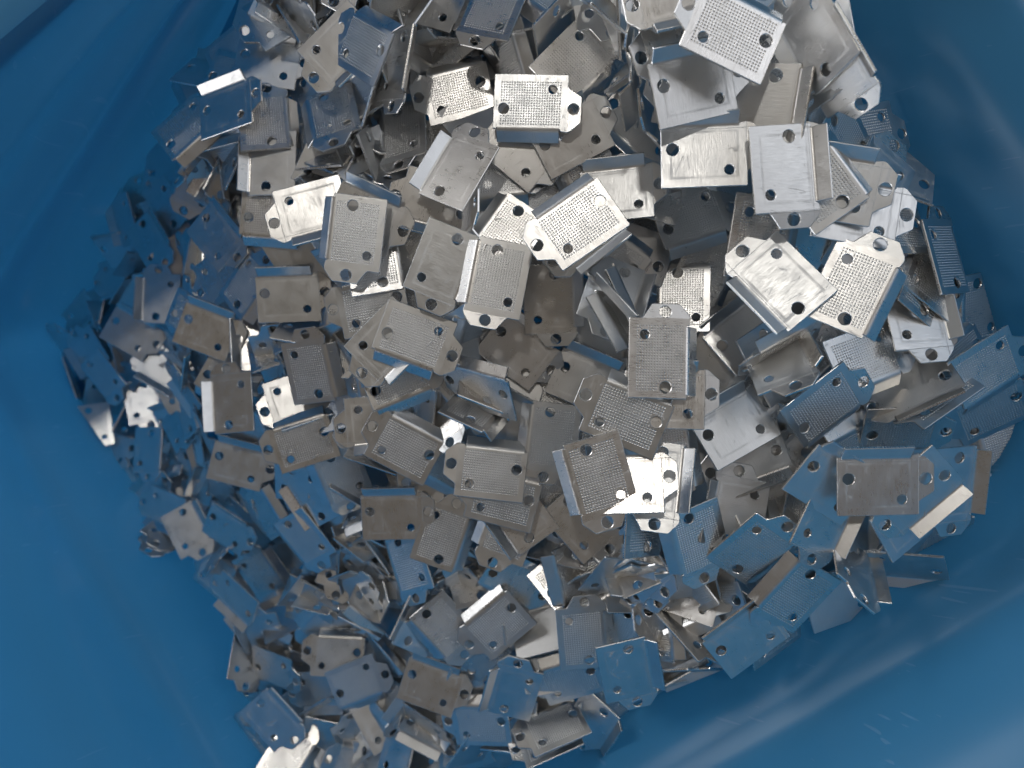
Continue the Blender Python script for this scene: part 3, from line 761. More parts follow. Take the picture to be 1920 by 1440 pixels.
(0,51.3,-104.3,254.7,-2.78,-0.351,-0.436,"deep blue dimpled-faced bracket, tab towards left, bottom edge of heap, right of centre"),
(1,-101.1,102.7,255.2,-0.332,-0.03,0.615,"deep blue steep plain-faced bracket, tab towards right, top edge of heap, left side"),
(0,-217.4,20.7,365.9,0.883,-0.312,-0.731,"deep blue dimpled-faced bracket, tab towards upper right, middle of heap, far left"),
(1,-112.1,-155.5,322.9,0.054,-0.244,-0.191,"pale blue plain-faced bracket, tab towards right, bottom edge of heap, left side"),
(0,76.6,-72.3,221.7,-2.841,0.525,-0.267,"deep blue dimpled-faced bracket, tab towards left, lower part of heap, right side"),
(0,138.3,-40.5,226.3,1.934,0.318,-0.104,"deep blue dimpled-faced bracket, tab towards top, lower middle of heap, far right"),
(0,-213.5,-8.5,371.9,1.83,-0.332,-0.039,"deep blue tilted dimpled-faced bracket, tab towards top, middle of heap, far left"),
(1,144.3,14.2,226.7,-2.951,0.34,-0.081,"deep blue plain-faced bracket, tab towards left, upper middle of heap, far right"),
(1,52.5,-71.4,226.6,-1.081,0.263,0.783,"dark plain-faced bracket, tab towards lower right, lower part of heap, right of centre"),
(1,37.4,-54.7,230.6,1.961,-0.411,0.755,"cool grey plain-faced bracket, tab towards top, lower part of heap, right of centre"),
(1,-64,108.1,227,-0.347,-0.728,-0.572,"cool grey steep plain-faced bracket, tab towards right, top edge of heap, left side"),
(0,20,-57.5,236.8,-1.263,0.569,-0.082,"pale blue dimpled-faced bracket, tab towards bottom, lower part of heap, centre"),
(1,-23,-8.8,233.8,-1.097,-0.515,0.285,"bright white plain-faced bracket, tab towards lower right, middle of heap, left of centre"),
(1,67.2,5.7,194.4,-1.331,-0.494,0.699,"cool grey plain-faced bracket, tab towards bottom, middle of heap, right side"),
(0,-8.4,0.3,224.4,1.319,0.438,0.723,"brownish grey dimpled-faced bracket, tab towards top, middle of heap, centre"),
(0,-9.6,15.7,222.1,-1.408,0.699,-0.653,"dark dimpled-faced bracket, tab towards bottom, middle of heap, left of centre"),
(0,-2.2,93.9,221.8,1.743,-0.819,-0.371,"cool grey dimpled-faced bracket, tab towards top, top edge of heap, centre"),
(1,28,96.9,200.1,2.624,0.491,0.331,"cool grey plain-faced bracket, tab towards upper left, top edge of heap, centre"),
(1,11.3,95,209.4,-0.827,0.754,-0.561,"cool grey plain-faced bracket, tab towards lower right, top edge of heap, centre"),
(0,59.4,-64.3,221.7,-2.79,-0.751,-0.216,"dark dimpled-faced bracket, tab towards left, lower part of heap, right of centre"),
(1,51.7,-61.1,225.8,-0.287,-0.485,0.385,"cool grey plain-faced bracket, tab towards right, lower part of heap, right of centre"),
(0,-30,-125.6,280.3,-0.537,0.319,0.909,"cool grey dimpled-faced bracket, tab towards lower right, bottom edge of heap, left of centre"),
(1,-41.7,-133.7,280.9,-1.649,-0.594,0.397,"pale blue plain-faced bracket, tab towards bottom, bottom edge of heap, left of centre"),
(1,-51,-55.5,268.3,0.741,0.4,0.867,"dark plain-faced bracket, tab towards upper right, lower middle of heap, left of centre"),
(0,29.6,16.4,207.1,-1.217,0.791,0.5,"cool grey dimpled-faced bracket, tab towards bottom, upper middle of heap, right of centre"),
(0,-26.8,101.7,226.8,0.265,0.883,0.257,"dark steep dimpled-faced bracket, tab towards right, top edge of heap, left of centre, leftmost"),
(0,43.6,-73.3,232.8,1.756,-0.915,0.014,"cool grey dimpled-faced bracket, tab towards top, lower part of heap, right of centre"),
(1,-94.9,70.2,262,1.096,0.775,-0.346,"dark plain-faced bracket, tab towards upper right, upper part of heap, left side"),
(1,34.7,68.5,193.5,-3.053,0.918,0.079,"deep blue plain-faced bracket, tab towards left, upper part of heap, right of centre"),
(0,-10.3,-5.9,224.3,1.026,0.178,0.79,"cool grey dimpled-faced bracket, tab towards upper right, middle of heap, centre"),
(0,-13.9,-64.3,255.9,1.873,-0.009,0.646,"cool grey dimpled-faced bracket, tab towards top, lower part of heap, left of centre"),
(0,-31.2,-124.3,277.3,-0.169,-0.557,-0.526,"cool grey dimpled-faced bracket, tab towards right, bottom edge of heap, left of centre"),
(0,-121.4,-44.9,320.5,-2.052,-0.481,-0.585,"deep blue dimpled-faced bracket, tab towards lower left, lower middle of heap, left side"),
(0,-8.2,-2.7,217.7,3.11,-0.535,-0.596,"cool grey dimpled-faced bracket, tab towards left, middle of heap, centre"),
(1,36.9,-52.6,227,-0.749,-0.662,-0.128,"pale blue plain-faced bracket, tab towards lower right, lower part of heap, right of centre"),
(0,-81.5,12.6,258.5,1.964,-0.102,0.684,"cool grey dimpled-faced bracket, tab towards upper left, middle of heap, left side"),
(1,29.8,20.1,204.2,1.896,0.652,0.698,"cool grey plain-faced bracket, tab towards top, upper middle of heap, right of centre"),
(0,-35.8,-119.2,283.5,-2.225,0.637,-0.451,"pale blue dimpled-faced bracket, tab towards lower left, bottom edge of heap, left of centre"),
(0,-78.2,8.9,257.2,1.684,0.113,-0.671,"pale blue dimpled-faced bracket, tab towards top, middle of heap, left side"),
(1,10,-79.9,249.2,0.264,-0.295,0.533,"cool grey plain-faced bracket, tab towards right, lower part of heap, centre"),
(1,-88.5,-91.9,302.2,0.465,-0.214,0.671,"deep blue plain-faced bracket, tab towards upper right, lower part of heap, left side"),
(0,-191.7,-6.5,358.8,1.33,0.475,-0.501,"deep blue steep dimpled-faced bracket, tab towards top, middle of heap, far left, leftmost"),
(1,-21.9,100.7,228.8,2.333,-0.061,0.961,"dark plain-faced bracket, tab towards upper left, top edge of heap, left of centre"),
(0,-72.4,-79.7,291.5,1.283,0.127,0.915,"cool grey dimpled-faced bracket, tab towards top, lower part of heap, left side"),
(1,14.8,-49,237.2,-0.268,-0.123,0.644,"dark plain-faced bracket, tab towards right, lower part of heap, centre"),
(0,30.8,75.5,189.6,-0.247,0.969,-0.061,"dark dimpled-faced bracket, tab towards right, top edge of heap, right of centre"),
(1,-77.4,-77.4,289.1,-2.06,0.362,-0.701,"deep blue plain-faced bracket, tab towards lower left, lower part of heap, left side"),
(0,-47.1,-42,258.9,0.357,-0.376,0.905,"cool grey dimpled-faced bracket, tab towards right, lower middle of heap, left of centre"),
(0,-60.3,-146.2,291.7,2.698,0.581,0.012,"pale blue dimpled-faced bracket, tab towards upper left, bottom edge of heap, left of centre"),
(0,-91.1,73.9,247.6,2.248,-0.759,0.173,"deep blue dimpled-faced bracket, tab towards upper left, upper part of heap, left side"),
(1,-128.1,-2.1,302.7,2.163,-0.695,-0.473,"deep blue steep plain-faced bracket, tab towards upper left, middle of heap, far left"),
(0,-43.1,86.5,226.5,-2.931,-0.679,-0.026,"dark dimpled-faced bracket, tab towards left, top edge of heap, left of centre"),
(0,51.3,-60.1,224.2,-2.339,-0.797,-0.449,"cool grey dimpled-faced bracket, tab towards lower left, lower part of heap, right of centre"),
(1,-40.5,64.9,226,-0.862,0.955,0.238,"cool grey steep plain-faced bracket, tab towards lower right, upper part, left of centre"),
(1,30.2,-57,229.3,-1.873,0.085,-0.737,"deep blue plain-faced bracket, tab towards bottom, lower part of heap, centre"),
(0,-20.8,103.8,230.2,0.371,-0.575,0.273,"dark steep dimpled-faced bracket, tab towards right, top edge of heap, left of centre, rightmost"),
(1,-13.1,-127.3,269.1,-0.511,0.607,-0.509,"deep blue plain-faced bracket, tab towards lower right, bottom edge of heap, left of centre"),
(0,-18.7,-24,236.9,-0.573,0.535,-0.263,"deep blue dimpled-faced bracket, tab towards lower right, lower middle of heap, left of centre"),
(0,32.1,23.4,208.4,-1.135,0.892,0.412,"deep blue dimpled-faced bracket, tab towards lower right, upper middle of heap, right of centre"),
(1,34.2,83.4,197.1,2.856,-0.767,0.534,"cool grey steep plain-faced bracket, tab towards left, top edge of heap, right of centre"),
(0,-14,47.4,214.7,0.15,-0.935,0.075,"cool grey steep dimpled-faced bracket, tab towards right, upper part of heap, centre"),
(1,-125.3,9.4,294,-2.228,-0.812,-0.057,"deep blue plain-faced bracket, tab towards lower left, middle of heap, far left"),
(0,-49.8,-100.9,287.3,2.018,-0.673,-0.378,"deep blue dimpled-faced bracket, tab towards upper left, lower part of heap, left of centre"),
(0,70.3,9,197.2,-2.603,0.442,-0.805,"cool grey dimpled-faced bracket, tab towards lower left, middle of heap, right side"),
(0,-133.6,-11.8,313.6,1.948,-0.72,-0.141,"deep blue steep dimpled-faced bracket, tab towards top, middle of heap, far left, rightmost"),
(1,-118.2,48.8,290.6,-1.823,0.968,-0.085,"cool grey plain-faced bracket, tab towards bottom, upper middle of heap, far left"),
(0,-32.9,105.9,217.4,0.181,0.699,-0.689,"cool grey dimpled-faced bracket, tab towards right, top edge of heap, left of centre"),
(0,-59.8,-133.9,293.2,1.839,0.378,-0.499,"pale blue dimpled-faced bracket, tab towards top, bottom edge of heap, left of centre"),
(1,-74.6,-80.2,287.5,-0.311,-0.426,-0.399,"deep blue plain-faced bracket, tab towards right, lower part of heap, left side"),
(1,-141.4,-17.6,325.4,-0.717,-0.58,0.168,"deep blue steep plain-faced bracket, tab towards lower right, middle of heap, far left"),
(0,36.3,-76.8,235.4,1.149,-0.552,-0.294,"pale blue dimpled-faced bracket, tab towards upper right, lower part of heap, right of centre"),
(0,36,-58.3,229.7,1.044,-0.088,-0.853,"cool grey dimpled-faced bracket, tab towards upper right, lower part of heap, right of centre"),
(1,-64.4,15.8,242.9,-0.165,0.14,0.845,"dark plain-faced bracket, tab towards right, middle of heap, left side"),
(0,-50.3,68.9,230.8,0.905,-0.114,0.765,"dark dimpled-faced bracket, tab towards upper right, upper part of heap, left of centre"),
(0,-94.6,-103.9,303,2.934,-0.405,-0.5,"deep blue dimpled-faced bracket, tab towards left, lower part of heap, left side"),
(1,-54,12.9,238.6,-2.723,-0.101,-0.667,"dark plain-faced bracket, tab towards lower left, middle of heap, left of centre"),
(0,-69,111.9,231.1,0.058,0.597,0.73,"cool grey dimpled-faced bracket, tab towards right, top edge of heap, left side"),
(1,50.7,-60.7,224.3,-1.315,-0.153,-0.633,"dark plain-faced bracket, tab towards bottom, lower part of heap, right of centre"),
(1,-54.2,-74.6,272.9,0.525,-0.591,-0.382,"pale blue steep plain-faced bracket, tab towards upper right, lower part, left of centre, leftmost"),
(0,-60.2,103,226.9,1.804,0.691,0.633,"dark dimpled-faced bracket, tab towards top, top edge of heap, left side"),
(0,-161.1,50,330.6,0.973,0.159,-0.91,"deep blue dimpled-faced bracket, tab towards upper right, upper middle of heap, far left"),
(1,102.1,56.2,203.5,2.827,0.144,0.362,"deep blue plain-faced bracket, tab towards left, upper part of heap, far right"),
]
REST = [
(0,-147.5,-31.4,337.3,2.994,-0.558,-0.272),
(0,-97.6,-134.5,301.6,-1.008,-0.024,-0.065),
(1,33.4,96.6,200.4,0.349,0.118,-0.054),
(1,68.7,73.5,179.3,1.92,-0.853,-0.15),
(0,-59.2,-134.2,293.9,2.223,-0.667,0.305),
(0,51.5,-64.2,227.8,0.392,-0.603,0.428),
(1,-97.3,-73.8,320.7,0.171,-0.395,-0.008),
(0,21.7,60.5,214.5,-1.041,0.108,-0.094),
(1,-203.8,-5.1,367.1,2.094,0.7,0.587),
(0,-50.3,-65.9,268.3,-0.624,-0.418,-0.588),
(1,-27.7,-8.1,234.4,1.238,-0.765,-0.182),
(1,-189.9,30,360.1,-1.222,0.778,0.449),
(0,-107.2,103.7,262.6,-1.017,-0.249,0.445),
(0,13.7,-30.7,231.5,-0.332,-0.008,-0.159),
(1,-32.7,63.1,228.6,-1.658,0.141,0.727),
(0,44.7,67.6,182.8,2.932,-0,-0.5),
(1,46.6,-81.2,234.9,-2.311,-0.153,-0.585),
(0,75.7,-31.4,215.6,2.948,-0.731,-0.254),
(1,-150.3,-66.9,334.4,-2.182,0.317,0.871),
(1,78.8,-13.3,211.7,1.491,-0.192,-0.494),
(0,-100.3,-50.7,297.3,-3.072,-0.766,-0.468),
(1,-2.1,4.6,231,-1.149,-0.066,0.027),
(1,45.7,-73.3,237,2.93,0.682,0.397),
(1,77.5,-35.6,215.7,-1.821,0.361,0.589),
(1,52.8,-34.4,215.9,0.84,0.396,-0.116),
(0,-8.1,17.7,215.9,-2.109,0.244,-0.944),
(0,-11.8,-2.1,227.3,-0.873,0.009,-0.102),
(0,-16.7,-66.2,255.2,2.521,0.399,-0.628),
(1,30.8,88.7,193,3.011,0.944,-0.27),
(1,-45.2,-98.6,283,-0.845,-0.684,-0.575),
(1,-27,105.2,218.5,1.077,-0.687,0.516),
(1,38.7,-64.6,237.6,0,0,0.766),
(1,-202.5,2,355,1.92,-0.883,-0.321),
(0,-120.9,-67.7,319,-1.026,-0.684,0.64),
(1,-26.2,-32.5,243.7,0.087,-0.071,0.014),
(1,72.4,82.4,179.9,1.745,-0.696,-0.123),
(1,-12.7,14.6,223.3,3.042,0.787,0.004),
(0,-45.8,-68.2,268.5,0.076,-0.658,0.012),
(1,-4.3,-134.3,279.8,-0.096,-0.054,-0.373),
(1,-13,-66.3,252.8,2.046,-0.48,-0.672),
(1,-104.7,-61.8,314.8,2.553,0.016,-0.713),
(1,-59.4,-75.2,283.5,1.115,0.092,0.664),
(1,-108.2,79.1,265.2,-2.182,-0.587,0.492),
(1,-46.8,-58.6,265.7,-0.755,-0.072,-0.718),
(0,20,-55.3,235.7,2.282,-0.469,-0.383),
(0,-123.8,-21,308.7,0.972,-0.82,-0.381),
(1,-134.5,-43,332.9,2.844,-0.584,0.06),
(0,-136.5,-23.1,326.8,1.384,-0.862,-0.168),
(1,-47,-71.8,270.8,2.332,-0.873,-0.047),
(0,-51.4,15.3,239.3,-1.603,-0.126,0.122),
(0,-29.3,38.8,217.9,0.629,-0.046,-0.205),
(1,-134.5,54.1,313.6,-2.33,0.379,-0.11),
(1,-170,7.2,345,1.222,-0.216,0.327),
(0,-123.3,47.4,297.1,2.666,-0.714,-0.365),
(0,-52.9,-128,290.9,2.711,-0.717,-0.395),
(1,-139.8,-0.4,317.2,-1.047,0.022,-0.001),
(1,36.4,-57.1,232.3,-0.742,-0.726,-0.101),
(1,-145,-16.1,331.8,0.349,-0.323,-0.289),
(0,-88.6,81.8,248.5,-0.075,-0.244,0.875),
(0,-81,-112.1,302.5,-1.947,-0.181,-0.632),
(0,-92.4,75.9,247.6,-3.041,-0.511,-0.489),
(0,-46.7,-118.5,287.5,3.005,-0.693,0.334),
(0,-15.3,-62.8,255.8,-2.879,0.539,-0.761),
(1,23.1,106,207.4,-1.396,0.046,-0.005),
(1,-128.2,7,297,-2.839,-0.633,-0.657),
(0,39.2,-56.2,226.1,-0.407,-0.105,-0.801),
(1,-47.3,-59.3,268.6,-0.887,-0.731,-0.505),
(0,76.1,65.4,188.6,-2.016,0.247,0.26),
(0,-109.2,-53.5,313.6,-0.877,-0.575,-0.642),
(0,-143.2,16.3,317.5,2.792,-0.643,-0.311),
(1,-39.3,85.2,223.1,2.03,-0.922,0.329),
(0,-20.5,-128.6,278.2,1.601,0.59,0.156),
(0,-52.9,-66.4,270.4,-2.298,-0.556,-0.488),
(1,-33.3,-135.2,282.4,0.116,-0.53,0.587),
(1,54.5,-86.2,232.5,2.024,0.045,-0.923),
(0,27.1,90.5,220.2,0.885,0.249,0.275),
(0,-80.4,13.1,255.1,-1.127,-0.835,-0.342),
(1,-102.4,76.5,262.6,-2.182,0.354,-0.612),
(1,90.1,34.1,196.7,1.047,0.075,-0.117),
(1,-54.4,-84,275.1,-0.698,-0.435,-0.833),
(1,-70.6,-123.4,297.4,-0.794,0.419,-0.79),
(1,-77.4,-30.9,270,-1.579,-0.443,-0.091),
(0,-68.3,111.6,233.2,-0.688,-0.102,-0.837),
(1,-25.8,-119.8,277.5,2.527,-0.678,0.176),
(1,-116.9,10.8,287.3,-1.392,-0.488,-0.572),
(0,-43,69.5,232.8,0.258,0.365,0.614),
(1,-46,77.6,232.8,-1.047,0.383,0.663),
(0,63.2,74.6,186,-1.039,-0.745,-0.54),
(0,13.9,-3.2,230.5,2.442,-0.045,0.033),
(0,-28.4,24.4,222.4,2.969,0.191,-0.11),
(1,-98.9,67.7,261,-1.404,-0.795,-0.111),
(1,-175.9,14.6,349.5,-1.309,0.871,0.317),
(1,-8.7,100.4,231.2,3.048,0.836,0.499),
(1,-57.4,113.1,228.3,-0.81,-0.576,0.434),
(0,28.7,95.1,200.9,1.929,0.974,0.02),
(1,-127.7,-32.1,325.8,1.745,-0.462,-0.284),
(0,-55.2,65.1,238.1,-1.764,0.303,0.802),
(1,-13.4,-105.2,262.3,1.262,-0.096,-0.236),
(1,-76.9,-81,291.7,1.047,-0.464,-0.076),
(0,-97.7,64,263.5,2.853,-0.541,-0.462),
(1,-17.5,-134.1,280.1,0.524,-0.262,-0.279),
(0,-25.6,71.9,232.7,-0.244,-0.14,-0.262),
(1,-47.9,68.8,234.8,-1.339,-0.849,0.445),
(0,-106.8,-146.6,312.6,0.795,-0.481,-0.63),
(0,39.2,46,221.3,2.203,-0.02,0.061),
(0,-89.3,59.3,257.8,0.786,-0.514,0.243),
(0,-49.7,32.6,228.1,-1.206,-0.459,-0.694),
(1,-57.6,-44.8,267.2,0.147,-0.213,-0.371),
(0,72.6,-37.4,218.9,-1.824,-0.971,0.118),
(1,-0.4,-118.8,266.8,3.05,-0.408,0.705),
(1,-56.4,-7.9,250.6,0.192,-0.382,0.311),
(0,-191.9,37.6,361.1,-1.627,-0.47,0.567),
(0,-40.3,-104.4,281.7,3.139,-0.793,-0.386),
(1,126.5,-18,220.7,2.855,0.283,-0.203),
(1,-51.3,-64.6,273.6,1.396,-0.087,-0.43),
(1,-45.3,117.7,214.6,-2.094,-0.121,-0.006),
(1,-83.4,-95.9,300.3,-1.92,-0.401,-0.051),
(0,-33.9,97.3,223.8,-1.658,0.913,0.161),
(1,6.4,96.7,221.2,0.242,-0.156,-0.939),
(0,-51.4,-3.7,242.3,1.669,-0.763,-0.197),
(0,-152.9,-34.8,343.3,-3.036,-0.589,0.312),
(0,-101.3,-140,302.9,0.365,-0.551,-0.515),
(1,48.4,-91.2,237.2,-2.584,0.472,-0.824),
(1,-49.8,-0.5,240.7,-1.377,-0.314,-0.171),
(0,-152.8,-39.8,344,-1.034,0.03,-0.269),
(0,-51.9,8.9,238.4,-0.114,-0.803,-0.535),
(0,-53.7,-143.2,290.7,-2.022,-0.752,0.055),
(1,86.7,-52,218.6,-0.876,0.337,-0.482),
(0,124,25.5,215,-2.059,0.331,0.073),
(1,12.4,-92.1,255.1,1.745,0.04,0.498),
(0,106.1,18.8,202.2,-0.688,-0.042,-0.124),
(0,-62.3,-64.6,275.5,-0.638,-0.136,-0.623),
(0,-53.5,9.6,239.5,-0.9,-0.631,-0.19),
(1,110,-40.8,212.3,0.991,0.352,-0.411),
(0,-194.5,54.8,370.6,1.361,-0.282,-0.153),
(1,80.6,22.4,216.7,-1.47,0.303,-0.366),
(0,24.3,-61.6,241,0.524,-0.354,0.612),
(0,-20.2,96.1,230.9,3.025,0.053,-0.021),
(1,-100.4,-118.2,310.3,-1.55,-0.244,-0.201),
(0,-73.5,-137.4,299.1,-1.028,0.337,0.505),
(0,-97.7,81.3,257.9,-2.441,0.726,0.355),
(0,-13,-60.2,253.5,2.793,-0.076,-0.837),
(1,-55,66.1,234.6,-1.687,-0.091,0.953),
(0,-81.4,-125.1,301.7,0.628,-0.047,-0.023),
(0,-50.3,-101.3,289.4,1.827,-0.183,-0.205),
(1,-38.7,-29.7,263,2.715,-0.469,-0.249),
(1,-120.5,45.8,292.3,-1.502,-0.602,0.078),
(0,5.7,37.2,222.4,-1.688,-0.209,-0.113),
(0,21,-19.5,231.4,0.711,0.038,-0.053),
(1,60.2,-14.7,223,0.099,0.065,0.052),
(1,1.1,-115.4,263.9,0.879,-0.576,-0.153),
(0,-63.9,-145.5,297.1,3.12,-0.379,-0.482),
(1,23.4,-59,237.5,-1.641,0.359,-0.871),
(0,51.7,-65,228.6,2.201,-0.412,-0.686),
(1,-1.7,98.8,230.9,0.353,-0.22,0.374),
(1,-45.8,84.3,230.8,1.985,-0.406,0.575),
(1,6.7,-76.2,255.4,-2.962,0.682,-0.014),
(0,-72.6,19.3,252.5,2.035,-0.316,0.62),
(0,-170.8,12.8,342.8,-2.4,-0.447,-0.471),
(0,-9.6,17.1,225.4,-0.668,0.354,-0.227),
(0,-188.2,36.9,354,-1.698,-0.886,0.18),
(1,35.8,-100.5,261.5,-3.081,-0.005,0.041),
(0,-24.8,-6.8,232.3,2.854,-0.223,-0.562),
(1,54.3,18.9,226,0.084,-0.191,-0.164),
(1,-58.7,113.1,233.5,2.501,0.222,-0.931),
(0,-201.1,37.7,369.5,-1.013,-0.061,0.415),
(1,-61.8,106.5,233.2,0.631,-0.875,-0.149),
(1,-141.5,-26.8,335.3,1.047,-0.35,-0.132),
(1,11.1,-114.6,264,0.853,-0.11,-0.383),
(0,-62.2,73.7,237.1,0.356,-0.186,0.295),
(0,46.2,-96.9,243.1,-0.277,0.226,-0.878),
(1,-77.5,119.4,240.6,-1.835,0.06,-0.006),
(1,-80.9,41.5,255.6,-0.629,-0.182,0.278),
(1,12.7,107.7,232.9,-0.738,-0.063,0.369),
(1,-185.3,17.3,357,-1.047,0.7,0.587),
(0,93,17.4,211.4,1.115,0.493,-0.187),
(0,-29.8,110,225.8,3.139,0.534,0.267),
(1,-10.5,-58.8,251.5,2.379,-0.475,-0.7),
(1,-117.2,46.8,288.3,-0.749,-0.681,0.06),
(0,-84.2,94.3,241.7,-2.152,-0.238,0.162),
(0,-39.5,63.7,235.8,0.871,-0.125,-0.225),
(0,-81.3,7.2,265,-2.705,-0.451,0.293),
(1,60.7,-65.8,226.7,-2.049,-0.574,-0.213),
(0,56.8,-60.6,226.1,2.171,-0.19,-0.675),
(1,-51.9,-71.1,276.8,1.658,-0.17,-0.371),
(0,-98.1,-95.1,315.1,2.335,-0.411,0.124),
(0,-63.7,-131.4,297.4,-1.127,0.04,-0.089),
(0,-111.4,-82.3,322.1,2.874,0.185,0.076),
(1,-139.5,-53.4,341.8,1.658,-0.328,0.13),
(1,-180,19.6,352.9,-1.134,0.77,0.539),
(0,-110.7,-40.1,329.3,-0.2,-0.162,-0.467),
(0,-84.5,-0,271.7,-1.805,-0.381,0.019),
(0,65.6,-1.4,221,-2.789,-0.154,0.239),
(1,53.2,95,177.5,2.374,0.17,0.258),
(0,145.6,0.3,213.9,-0.675,0.211,-0.807),
(1,-39.1,114,225.6,-3.13,-0.139,0.247),
(1,-189.7,-8.1,366.4,-0.969,-0.545,-0.131),
(1,41.4,14.7,227.2,-2.03,-0.144,0.001),
(0,51.8,65.9,221.5,-0.348,0.321,0.287),
(1,-33.8,65.4,232.2,1.005,0.214,0.596),
(0,-67.9,-51,277.9,1.38,0.251,-0.338),
(1,-23,-62.4,259.9,-1.904,0.102,-0.446),
(1,-57.8,111.4,227.4,0.772,-0.601,0.248),
(1,-109.1,-101.8,323.5,-0.881,0.087,0.084),
(0,-22.7,-14.6,241.8,-2.75,0.09,-0.108),
(0,-13.3,21,232.9,0.145,0.191,-0.189),
(1,70.5,-42.5,218.6,-1.92,-0.081,0.019),
(0,153.9,8.4,226.8,-0.791,0.398,-0.176),
(0,-32.3,-92.1,268.1,1.225,-0.639,-0.379),
(1,31.7,96.8,174.3,-1.236,-0.044,-0.03),
(1,65.9,-35.9,215.7,1.745,0.542,0.542),
(1,-112.4,-45.8,328.9,-2.82,-0.324,-0.217),
(0,39,32.9,227.4,0.251,-0.171,-0.013),
(1,61.6,93.9,190.7,-2.472,0.385,-0.061),
(1,-97,82.7,257.8,2.15,-0.608,-0.067),
(0,-11,47.2,217.6,-0.433,-0.129,0.057),
(0,-57,29.2,242.8,2.013,-0.192,0.087),
(0,-96.4,-52,329.7,-0.578,-0.381,-0.016),
(0,-100.9,27.2,269.9,-0.83,-0.527,0.186),
(1,-179.7,-31.1,357.4,-0.102,-0.133,-0.027),
(1,-75.6,14.6,255.7,-2.048,-0.063,-0.778),
(1,37.4,-58.2,234.2,2.793,-0.196,-0.539),
(1,68.3,-65.8,235.2,0.481,0.116,0.109),
(0,-59.9,-103,294.4,-1.062,-0.213,-0.306),
(0,-104.1,-149.6,322.7,2.859,-0.017,-0.069),
(1,-43.1,88,242.1,0.259,-0.072,0.413),
(0,2.8,8.4,235.8,0.467,0.043,0.104),
(0,105.2,-17.8,215.2,2.435,0.227,-0.405),
(1,27.3,65.9,218.5,0.83,0.307,0.232),
(1,-44.7,110.9,225.1,0.831,-0.94,0.259),
(0,34.9,-76.6,239,-0.957,0.175,0.022),
(1,85.1,77.4,202.7,1.991,0.357,-0.032),
(0,-79.9,111.8,255.3,0.382,0.021,-0.386),
(0,159.3,-23.6,229.4,-2.383,0.281,-0.118),
(0,-42.3,-65.5,269.8,2.104,-0.512,-0.266),
(0,-176.5,-14.1,367,0.421,0.123,-0.061),
(1,93.1,9.9,228.9,-2.049,-0.203,-0.042),
(1,-170.8,28.7,344.2,-2.269,-0.349,-0.122),
(0,-22.4,95.9,239.9,-0.751,0.324,0.258),
(0,65.3,82.9,188.4,-2.958,0.2,0.255),
(1,-21.5,-41.5,251.2,-0.507,-0.028,-0.077),
(1,-100.8,-168.3,324.2,0.11,-0.32,-0.197),
(0,-34,108.9,228.8,2.218,-0.505,-0.737),
(1,-134.3,17,316.9,-2.853,-0.264,-0.356),
(1,13.2,25.7,235.9,-0.528,-0.063,0.083),
(1,-134.8,64.2,316.6,2.559,-0.411,-0.227),
(1,37.9,78.8,224,0.096,-0.093,0.31),
(0,-140.2,1.5,326.7,1.842,-0.346,-0.137),
(1,-145.9,68.4,315.8,2.294,-0.298,0.063),
(0,-114.3,95.5,275.3,0.359,-0.529,-0.231),
(0,-6.4,102,237.5,-0.178,0.424,0.158),
(0,-40.9,-118.4,291.6,2.105,-0.32,-0.211),
(0,-67.6,85.6,243.8,-1.151,-0.335,0.185),
(1,3.3,92.8,230.8,0.165,-0.085,0.368),
(0,-90.4,95.1,260.8,1.431,-0.458,-0.12),
(0,-133.2,10.6,330.9,0.624,-0.134,0.139),
(0,-46.8,90,232.5,-2.192,-0.225,-0.755),
(0,5.5,-84.9,265.4,-2.075,-0.162,-0.047),
(1,-123.8,-57.6,341.2,0.699,-0.343,-0.158),
(1,115.6,-2.4,227.2,2.987,0.022,-0.151),
(1,-131.7,43.7,316.1,-1.794,0.101,0.017),
(1,-55.9,-150.4,293.7,0.296,-0.298,0.763),
(0,6.7,-53.1,245.9,2.241,0.314,-0.362),
(1,-29.8,-8.2,236.2,0.847,-0.285,-0.624),
(0,115.8,-43.2,225.8,1.026,0.136,-0.397),
(0,135.9,-39.9,227.6,1.455,0.31,-0.109),
(1,-15.7,78.7,232.4,-1.963,0.031,-0.159),
(1,-58.2,-20.5,265.5,-0.276,0.116,0.034),
(1,-173.8,-49.8,361,-1.191,-0.33,-0.096),
(0,111.6,38.4,221.5,-0.709,0.083,-0.205),
(0,-128.5,-10.9,333.6,2.202,0.035,-0.214),
(0,-32.2,-145.3,291.3,1.074,-0.164,-0.311),
(0,36.5,-47.3,244.2,-0.378,0.06,-0.343),
(0,-113.3,73.7,278,1.56,-0.342,0.054),
(1,-99.1,61.9,275.2,2.526,-0.38,0.022),
(0,-65.5,111.8,242.8,2.286,-0.154,0.227),
(0,-155.7,23.7,340.8,2.511,-0.332,0.176),
(1,-145,-30.5,338.2,0.437,-0.612,-0.092),
(1,107,15.5,216.8,-2.688,0.195,-0.513),
(1,-88.7,-86.1,319.9,-1.848,-0.369,-0.222),
(0,-43.2,93.4,246.3,-2.745,-0.219,0.127),
(1,45.9,-61.2,243.5,-1.787,-0.075,0.066),
(0,-167.6,55.9,332.6,-1.254,-0.45,-0.541),
(1,-86.9,69,268.2,-1.863,-0.023,0.106),
(1,37.1,-7,231.4,-0.283,-0.052,0.045),
(1,-104.5,-119.5,321.5,-1.755,-0.087,0.232),
(0,-19,-74.6,260.1,3.102,-0.206,-0.209),
(1,91.1,-13.2,213.9,-0.699,0.111,-0.057),
(1,78.5,-9.7,227.8,-0.59,-0.084,0.236),
(1,-66.3,-144.1,298.7,1.571,-0.164,-0.336),
(1,-81.6,-111.1,304.3,2.334,-0.316,-0.166),
(0,-43.2,-73.9,278.8,2.681,-0.376,-0.148),
